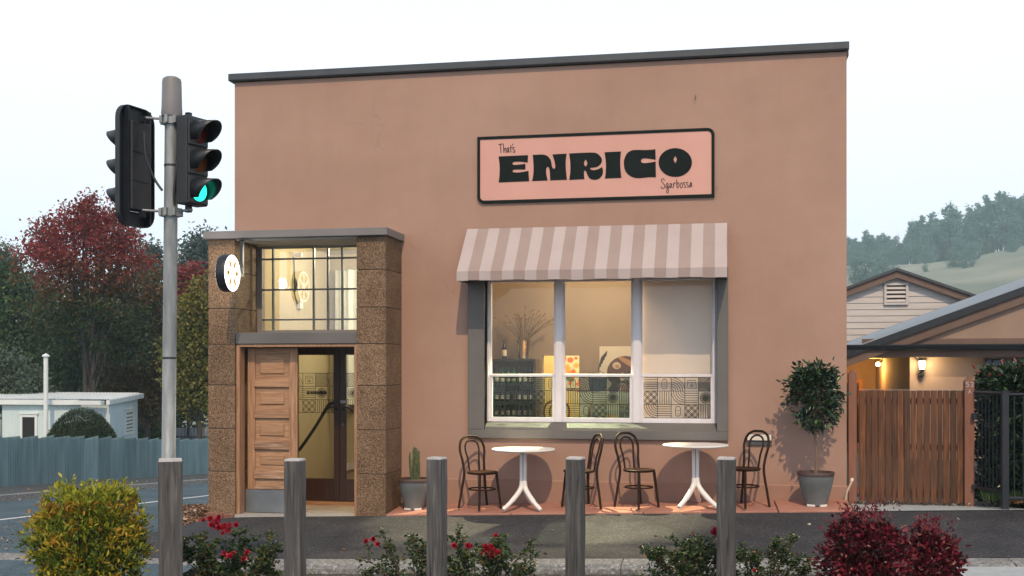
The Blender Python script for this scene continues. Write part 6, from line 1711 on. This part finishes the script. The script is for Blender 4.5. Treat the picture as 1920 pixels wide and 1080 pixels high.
# ------------------------------------------------------------------ white iron shed, pipe, domed hedge
shed_m = surf('shed_paint', [(.50, .62, .66), (.60, .71, .74)], scale=1.2, detail=7, rough=.6, bump=.05, stretch=(2, 2, .6))
shed_w = surf('shed_white', [(.62, .68, .70), (.72, .78, .79)], scale=2, rough=.6, bump=.05)
def at_px(px, d): return world_xy((px - 960) / 2100 * d, d)
def zpx(py, d): return EYE - (py - 690) / 2100 * d
A_, B_, C_ = at_px(4, 39.7), at_px(206, 38.9), at_px(258, 42.8)
E_ = at_px(4, 44.9)
shd = thing('iron_shed', 'low pale blue corrugated iron shed with flat roof behind the fence', 'shed', (A_[0], A_[1], -2.2))
def rel(p, z): return (p[0] - A_[0], p[1] - A_[1], z + 2.2)
def corr_wall(pa, pb, z0, z1a, z1b, amp=.012, pitch=.085, name='wall', mat=shed_m):
    L_ = math.hypot(pb[0] - pa[0], pb[1] - pa[1]); n_ = int(L_ / pitch * 4); d = ((pb[0] - pa[0]) / L_, (pb[1] - pa[1]) / L_); m_ = MB(); vs = []
    for i in range(n_ + 1):
        t = i / n_; o_ = amp * math.sin(i * math.pi / 2)
        p = (pa[0] + (pb[0] - pa[0]) * t + d[1] * o_, pa[1] + (pb[1] - pa[1]) * t - d[0] * o_)
        vs += [rel(p, z0), rel(p, z1a + (z1b - z1a) * t)]
    m_.add(vs, [(2 * i, 2 * i + 2, 2 * i + 3, 2 * i + 1) for i in range(n_)])
    return m_.build(name, mat, shd, smooth=70, fixn=False)
zt = zpx(757, 39.7)
corr_wall(A_, B_, -2.4, zt, zt)
corr_wall(B_, C_, -2.6, zt, zt + .12)
def board(pa, pb, z0a, z1a, z0b, z1b, out, name, mat):
    L_ = math.hypot(pb[0] - pa[0], pb[1] - pa[1]); nx_, ny_ = (pb[1] - pa[1]) / L_ * out, -(pb[0] - pa[0]) / L_ * out
    m_ = MB(); q = lambda p, k: (p[0] + nx_ * k, p[1] + ny_ * k)
    m_.hexa([rel(q(pa, 0.1), z0a), rel(q(pb, 0.1), z0b), rel(q(pb, 1), z0b), rel(q(pa, 1), z0a)], [rel(q(pa, 0.1), z1a), rel(q(pb, 0.1), z1b), rel(q(pb, 1), z1b), rel(q(pa, 1), z1a)])
    return m_.build(name, mat, shd)
board(at_px(-6, 39.7), at_px(152, 39.1), zt - .02, zt + .16, zt - .02, zt + .16, .16, 'fascia', shed_w)
board(at_px(131, 39.0), at_px(197, 38.7), zt + .0, zt + .14, zt + .0, zt + .14, .26, 'fascia', shed_w)
board(at_px(198, 38.6), at_px(263, 42.8), zt + .0, zt + .15, zt + .12, zt + .30, .14, 'fascia', shed_w)
m_ = MB(); n_ = 90; vs = []
F0, F1, G0, G1 = at_px(-6, 39.5), at_px(206, 38.7), at_px(-6, 45.5), at_px(263, 43.3)
for i in range(n_ * 2 + 1):
    t = i / (n_ * 2); o_ = .02 * (1 if i % 4 in (1, 2) else 0)
    vs += [rel((F0[0] + (F1[0] - F0[0]) * t, F0[1] + (F1[1] - F0[1]) * t), zt + .17 + o_), rel((G0[0] + (G1[0] - G0[0]) * t, G0[1] + (G1[1] - G0[1]) * t), zt + .30 + o_)]
m_.add(vs, [(2 * i, 2 * i + 2, 2 * i + 3, 2 * i + 1) for i in range(n_ * 2)])
m_.build('roof', shed_w, shd, fixn=False)
dark_pane = MATS['dark_pane']
def flat_window(pa, pb, ta, tb, z0, z1, out=.05):
    L_ = math.hypot(pb[0] - pa[0], pb[1] - pa[1]); d = ((pb[0] - pa[0]) / L_, (pb[1] - pa[1]) / L_); nn_ = (d[1], -d[0])
    def q(s, o_, z): return rel((pa[0] + d[0] * s * L_ + nn_[0] * o_, pa[1] + d[1] * s * L_ + nn_[1] * o_), z)
    def bx_(s0, s1, za, zb, o0, o1, mb_): mb_.hexa([q(s0, o0, za), q(s1, o0, za), q(s1, o1, za), q(s0, o1, za)], [q(s0, o0, zb), q(s1, o0, zb), q(s1, o1, zb), q(s0, o1, zb)])
    f = MB(); e = .09 / L_
    bx_(ta, ta + e, z0, z1, .0, out, f); bx_(tb - e, tb, z0, z1, 0, out, f); bx_(ta + e, tb - e, z0, z0 + .1, 0, out, f); bx_(ta + e, tb - e, z1 - .1, z1, 0, out, f); bx_(ta - e * .4, tb + e * .4, z1, z1 + .04, 0, out + .03, f)
    fo = f.build('window', shed_w, shd)
    g = MB(); g.add([q(ta + e, .025, z0 + .1), q(tb - e, .025, z0 + .1), q(tb - e, .025, z1 - .1), q(ta + e, .025, z1 - .1)], [(0, 1, 2, 3)]); g.build('pane', dark_pane, fo)
    return fo, bx_, e
flat_window(A_, B_, .175, .335, -.89, .09)
fo, bx_, e = flat_window(B_, C_, .50, .80, -.73, .18)
for k in range(5):
    z = -.59 + k * .13; m_ = MB(); bx_(.50 + e, .80 - e, z, z + .07, .03, .06 + .0, m_); m_.build('louvre', shed_w, fo)
cx_, cy_ = at_px(86, 38.7)
vp = thing('vent_pipe', 'tall thin white vent pipe standing in front of the shed', 'pipe', (cx_, cy_, -2.2))
MB().lathe([(.075, 0), (.075, 4.31)], 14).build('pipe', shed_w, vp, smooth=50)
MB().lathe([(.13, 4.31), (.12, 4.36), (.0, 4.43)], 14, cap=False).build('cap', shed_w, vp, smooth=40)
dx_, dy_ = at_px(153, 37.5)
dh = thing('domed_hedge', 'clipped round dark green hedge in front of the shed', 'hedge', (dx_, dy_, -2.05))
rng = np.random.default_rng(81)
dome_leaf = leafmat('dome_leaf', [(.016, .034, .016), (.03, .056, .024), (.05, .082, .036)], rough=.5, trans=.1)
n_ = 17000
d3 = unit(rng.normal(size=(n_, 3))); d3[:, 2] = np.abs(d3[:, 2])
pw = np.sign(d3) * np.abs(d3) ** .8
P = pw / np.maximum(np.linalg.norm(pw, axis=1, keepdims=True), 1e-6) * np.array([1.50, .85, 2.42]) * rng.uniform(.93, 1.0, (n_, 1))
leaves('foliage', P, d3 + rng.normal(size=P.shape) * .5, .07, .5, rng.uniform(0, 1, n_), dome_leaf, rng, dh)
core = MB(); core.lathe([(.80, 0), (.80, .8), (.74, 1.5), (.5, 1.95), (0, 2.1)], 20, cap=False); core.build('branches', plain('dome_inner_shade', (.012, .02, .010), .9), dh, smooth=80).scale = (1.55, .84, .96)  # solid dark core standing in for branches; inner shade put into its colour
# grey fence at the far end
ff = thing('grey_fence', 'distant grey metal fence with a rail at the end of the street', 'fence', (-29.5, 37.0, -2.9))
ffm = surf('grey_iron', [(.25, .28, .33), (.34, .37, .42)], scale=1.5, rough=.6, rand=True, vary=.08)
for k in range(12):
    m_ = MB(); vs = []; n_ = 20
    for i in range(n_ + 1):
        x = k * .8 + .8 * i / n_; vs += [(x, .19 * x + .03 * (1 if i % 4 in (1, 2) else 0), 0), (x, .19 * x + .03 * (1 if i % 4 in (1, 2) else 0), 1.62)]
    m_.add(vs, [(2 * i, 2 * i + 2, 2 * i + 3, 2 * i + 1) for i in range(n_)])
    m_.build('fence_sheet', ffm, ff, fixn=False)
m_ = MB(); m_.tube([(0, -.06, 1.18), (9.6, 1.76, 1.18)], .03, 6); m_.build('rail', steel_dark, ff)

# ------------------------------------------------------------------ trees at the left
bark = surf('bark', [(.022, .02, .019), (.05, .046, .043), (.09, .082, .077)], scale=4, detail=8, rough=.95, bump=.6, stretch=(4, 4, .8))
def tree(name, label, cat, px, d, ground, blobs, ncl, per, cr, leaf, stops_mat, tintf, seed, trunk_r=.16, shell=.3, limbs=14, group=None, multi=1, wid=.55):
    x, y = at_px(px, d)
    t = thing(name, label, cat, (x, y, ground), 0, group)
    rng = np.random.default_rng(seed); rr = random.Random(seed)
    P, D, ct, C = clumpy(rng, blobs, ncl, per, cr, shell)
    tint = tintf(P, ct, rng)
    leaves('crown', P, D * .3 + rng.normal(size=P.shape) + np.array([0, 0, -.2]), leaf, wid, tint, stops_mat, rng, t)
    m_ = MB()
    zc = float(np.mean(C[:, 2])); top = float(np.max(C[:, 2]))
    for s in range(multi):
        ox = (s - (multi - 1) / 2) * .5
        tp_ = smooth_path([(ox * .3, 0, -.3), (ox * .6 + .05, 0, zc * .35), (ox, .1, zc * .8), (ox * 1.3 + .1, .0, top * .93)], 4)
        m_.tube(tp_, [trunk_r * (1 - .85 * k / (len(tp_) - 1)) for k in range(len(tp_))], 8)
    idx = rng.permutation(len(C))[:limbs]
    for c in C[idx]:
        h = max(.5, min(c[2] * .75, zc * 1.1)) * rr.uniform(.55, .95)
        b = Vector((0.05, .05, h)); e_ = Vector(c)
        p = smooth_path([b, b.lerp(e_, .5) + Vector((0, 0, .25)), e_], 3)
        m_.tube(p, [trunk_r * .42 * (1 - .8 * k / (len(p) - 1)) for k in range(len(p))], 6)
    m_.build('trunk', bark, t, smooth=60)
    return t
red_mat = leafmat('red_tree_leaf', [(.02, .048, .016), (.045, .075, .022), (.13, .065, .022), (.22, .04, .028), (.24, .024, .033), (.33, .045, .06)], rough=.5, trans=.35)
g1 = leafmat('dark_tree_leaf', [(.017, .042, .018), (.036, .078, .030), (.066, .122, .042), (.115, .165, .05)], rough=.5, trans=.25)
g2 = leafmat('olive_tree_leaf', [(.04, .055, .015), (.11, .125, .025), (.20, .19, .035), (.28, .22, .045)], rough=.5, trans=.35)
g3 = leafmat('rust_tree_leaf', [(.04, .045, .015), (.09, .075, .022), (.16, .075, .025), (.22, .06, .028)], rough=.5, trans=.3)
g4 = leafmat('grey_green_leaf', [(.05, .085, .06), (.08, .12, .085), (.11, .15, .11)], rough=.6, trans=.25)
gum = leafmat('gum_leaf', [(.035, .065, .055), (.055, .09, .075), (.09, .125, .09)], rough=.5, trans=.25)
D0 = 46; GZ = road_z(D0) - .1
def pxw(n_, d=D0): return n_ / 2100 * d
def blob(px0, px, py, rx, ry, d=D0, gz=None, dz=.9):
    return (pxw(px - px0, d), 0, zpx(py, d) - (GZ if gz is None else gz), pxw(rx, d), pxw(rx, d) * dz, pxw(ry, d))
red_bl = [blob(165, 165, 480, 105, 95), blob(165, 148, 398, 26, 34), blob(165, 215, 392, 24, 28), blob(165, 128, 425, 46, 38), blob(165, 185, 412, 48, 44), blob(165, 60, 485, 55, 50), blob(165, 248, 485, 52, 66), blob(165, 72, 440, 34, 40), blob(165, 175, 590, 105, 70), blob(165, 215, 440, 50, 40), blob(165, 278, 560, 24, 46), blob(165, 90, 590, 70, 55), blob(165, 245, 640, 55, 55)]
zr0, zr1 = zpx(660, D0) - GZ, zpx(440, D0) - GZ
def red_tint(P, ct, rng):
    h = np.clip((P[:, 2] - zr0) / (zr1 - zr0), 0, 1)
    return np.clip(.02 + .70 * np.clip((h - .16) * 1.45, 0, 1) + .30 * (ct - .55) + rng.normal(size=len(P)) * .09, 0, 1)
tree('maple_tree', 'tall autumn tree with dark red crown and greenish lower branches', 'tree', 165, D0, GZ, red_bl, 600, 46, .20, .155, red_mat, red_tint, 91, trunk_r=.15, shell=.2, limbs=34, multi=2)
uni = lambda a, b: (lambda P, ct, rng: np.clip(a + (b - a) * (.5 * ct + .5 * rng.uniform(size=len(P))), 0, 1))
def simple(name, label, cat, px, d, bl, ncl, per, cr, leaf, m_, tf, seed, **k):
    gz = road_z(d) - .1
    return tree(name, label, cat, px, d, gz, [blob(px, *b, d=d, gz=gz) for b in bl], ncl, per, cr, leaf, m_, tf, seed, **k)
simple('dark_tree', 'dense dark green tree at the left edge, left of the red tree', 'tree', 22, 52, [(20, 600, 75, 110), (-20, 560, 60, 70), (50, 680, 60, 90), (10, 520, 40, 40)], 300, 40, .33, .22, g1, uni(0, .9), 92)
simple('dark_tree', 'dark evergreen tree filling the shade below the red tree', 'tree', 170, 53, [(150, 690, 120, 90), (100, 640, 80, 70), (215, 660, 90, 90), (180, 745, 130, 60), (90, 740, 90, 50)], 560, 42, .36, .20, g1, uni(0, .75), 93)
simple('rust_tree', 'rust and green leaved tree between the red tree and the pole', 'tree', 275, 50, [(270, 620, 52, 100), (255, 690, 70, 80), (290, 560, 34, 60), (300, 700, 50, 90)], 330, 40, .30, .20, g3, uni(0, .9), 94)
simple('olive_tree', 'olive yellow tree just left of the granite porch column', 'tree', 372, 43, [(372, 610, 40, 75), (352, 680, 45, 80), (385, 560, 26, 42), (380, 720, 50, 70), (395, 650, 40, 90)], 360, 40, .22, .16, g2, uni(0, 1), 95)
simple('dark_tree', 'dark green tree behind the pole and the olive tree', 'tree', 335, 58, [(335, 690, 70, 110), (400, 700, 70, 120), (300, 730, 60, 90)], 320, 40, .36, .24, g1, uni(.1, .9), 98)
simple('small_red_tree', 'small red leaved tree top rising behind the olive tree', 'tree', 352, 56, [(352, 530, 26, 36), (345, 570, 30, 44), (362, 505, 14, 16)], 120, 40, .24, .18, red_mat, uni(.55, .95), 96, trunk_r=.1)
simple('grey_shrub', 'pale grey green bushy shrub behind the white shed', 'shrub', 30, 44, [(25, 720, 50, 55), (62, 735, 40, 42), (-10, 710, 40, 60)], 210, 40, .22, .15, g4, uni(0, 1), 97, trunk_r=.08)
simple('fence_shrub', 'low green shrub against the distant grey fence', 'shrub', 282, 54, [(275, 800, 22, 22), (300, 808, 18, 16)], 70, 40, .15, .13, g1, uni(.3, 1), 99, trunk_r=.04)
def gumtree(px, d, bl, seed, label):
    gz = terrain_z(*at_px(px, d)) - .2
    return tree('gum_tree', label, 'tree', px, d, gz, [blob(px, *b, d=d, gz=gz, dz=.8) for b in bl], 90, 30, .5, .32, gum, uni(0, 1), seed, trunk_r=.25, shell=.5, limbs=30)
gumtree(372, 84, [(368, 462, 22, 16), (352, 476, 20, 12), (385, 455, 22, 18), (370, 500, 34, 18), (395, 480, 30, 30)], 101, 'tall thin hazy gum tree above the porch canopy corner')
gumtree(284, 90, [(282, 470, 18, 12), (296, 478, 20, 14), (270, 488, 20, 14), (285, 510, 30, 20)], 102, 'hazy gum tree seen between the red tree and the pole')
gumtree(8, 95, [(5, 490, 24, 18), (-20, 480, 30, 30), (12, 515, 26, 24)], 103, 'hazy gum tree at the left edge of the picture')

# ------------------------------------------------------------------ trees on the hill: each its own object, crowns shared
hill_leaf = leafmat('hill_tree_leaf', [(.075, .16, .15), (.105, .20, .185), (.145, .24, .21)], rough=.6, trans=.2)  # pale teal of the distant mist is mixed into the leaf colour
def hill_proto(name, h, w_, seed, label, low=.25):
    t = thing(name, label, 'tree', (0, 0, 0), 0, 'trees along the misty hill')
    rng = np.random.default_rng(seed)
    bl = [(rng.normal() * w_ * .18, rng.normal() * w_ * .18, h * (low + (1 - low) * z), w_ * .5 * (1.05 - .6 * abs(z - .45)), w_ * .5 * (1.05 - .6 * abs(z - .45)), h * .16) for z in (.12, .32, .52, .72, .9)]
    P, D, ct, C = clumpy(rng, bl, 60, 26, w_ * .075, .35)
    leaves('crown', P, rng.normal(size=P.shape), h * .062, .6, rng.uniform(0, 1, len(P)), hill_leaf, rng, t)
    m_ = MB(); m_.tube([(0, 0, -1), (.1, 0, h * .5), (0, .1, h * .92)], [h * .02, h * .014, h * .004], 6)
    for c in C[:10]: m_.tube([(0, 0, h * .35), tuple(c)], [h * .007, h * .002], 4)
    m_.build('trunk', bark, t)
    return t
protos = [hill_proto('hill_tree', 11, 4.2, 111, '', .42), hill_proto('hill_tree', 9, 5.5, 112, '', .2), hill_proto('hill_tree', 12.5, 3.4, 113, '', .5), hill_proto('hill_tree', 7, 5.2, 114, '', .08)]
used = [False] * 4
def plant(k, x, y, s, rz, label, group='trees along the misty hill'):
    o = protos[k] if not used[k] else copy_tree(protos[k])
    used[k] = True
    o.location = (x, y, terrain_z(x, y) - .3); o.scale = (s, s, s); o.rotation_euler = (0, 0, rz); o['label'] = label; o['group'] = group
rr = random.Random(77)
# belt along the top of the hill at the right
names = ['tall narrow misty gum tree', 'broad misty gum tree', 'thin sparse misty gum tree', 'low round misty tree']
def ridge_py(px): return 476 - 62 * sm(1590, 1940, px)
HS = 2.25
for i in range(150):
    px = 1572 + 430 * (i + rr.random()) / 150; d = rr.uniform(200, 250) * HS
    x, y = at_px(px, d); k = rr.choice([0, 0, 1, 2, 3])
    plant(k, x, y, HS * rr.uniform(.50, .90) * (.55 + .40 * sm(1590, 1800, px)), rr.uniform(0, 6.28), names[k] + (' in the belt on the hilltop, towards its lower left end' if px < 1700 else ' in the middle of the hilltop belt' if px < 1820 else ' in the belt on the hilltop, above the brown house roof'))
for px, d, s_ in ((1604, 150, .50), (1622, 148, .55), (1640, 152, .52), (1658, 149, .42), (1676, 151, .3)):
    x, y = at_px(px, d * HS); plant(3, x, y, s_ * HS, rr.uniform(0, 6.28), 'rounded green bush low on the slope above the weatherboard gable', 'bushes low on the slope')
for i in range(22):
    px = rr.uniform(1735, 1825) if i < 12 else rr.uniform(1700, 1990); d = rr.uniform(150, 205) * HS
    x, y = at_px(px, d); plant(rr.choice([1, 3]), x, y, HS * rr.uniform(.14, .40), rr.uniform(0, 6.28), 'scattered bush on the open grass slope of the hill', 'bushes on the open slope')
for i in range(34):
    px = rr.uniform(-150, 420); d = rr.uniform(170, 250) * HS
    x, y = at_px(px, d); plant(rr.choice([0, 1, 2]), x, y, HS * rr.uniform(.6, 1.0), rr.uniform(0, 6.28), 'distant hillside tree seen through the left hand trees', 'distant trees at the left')
# ------------------------------------------------------------------ misty air
hz_m = bpy.data.materials.new('misty_air'); hz_m.use_nodes = True
_n = hz_m.node_tree; _n.nodes.clear()
_o = _n.nodes.new('ShaderNodeOutputMaterial'); _v = _n.nodes.new('ShaderNodeVolumePrincipled')
_v.inputs['Color'].default_value = (.72, .95, 1.0, 1); _v.inputs['Density'].default_value = .00068; _v.inputs['Anisotropy'].default_value = .2
_n.links.new(_v.outputs[0], _o.inputs['Volume'])
hb = MB(); hb.box(-556, 556, -65, 752, -8, 96)
hz = hb.build('haze', hz_m); tag(hz, 'pale blue morning mist filling the valley', kind='stuff'); hz.display_type = 'WIRE'
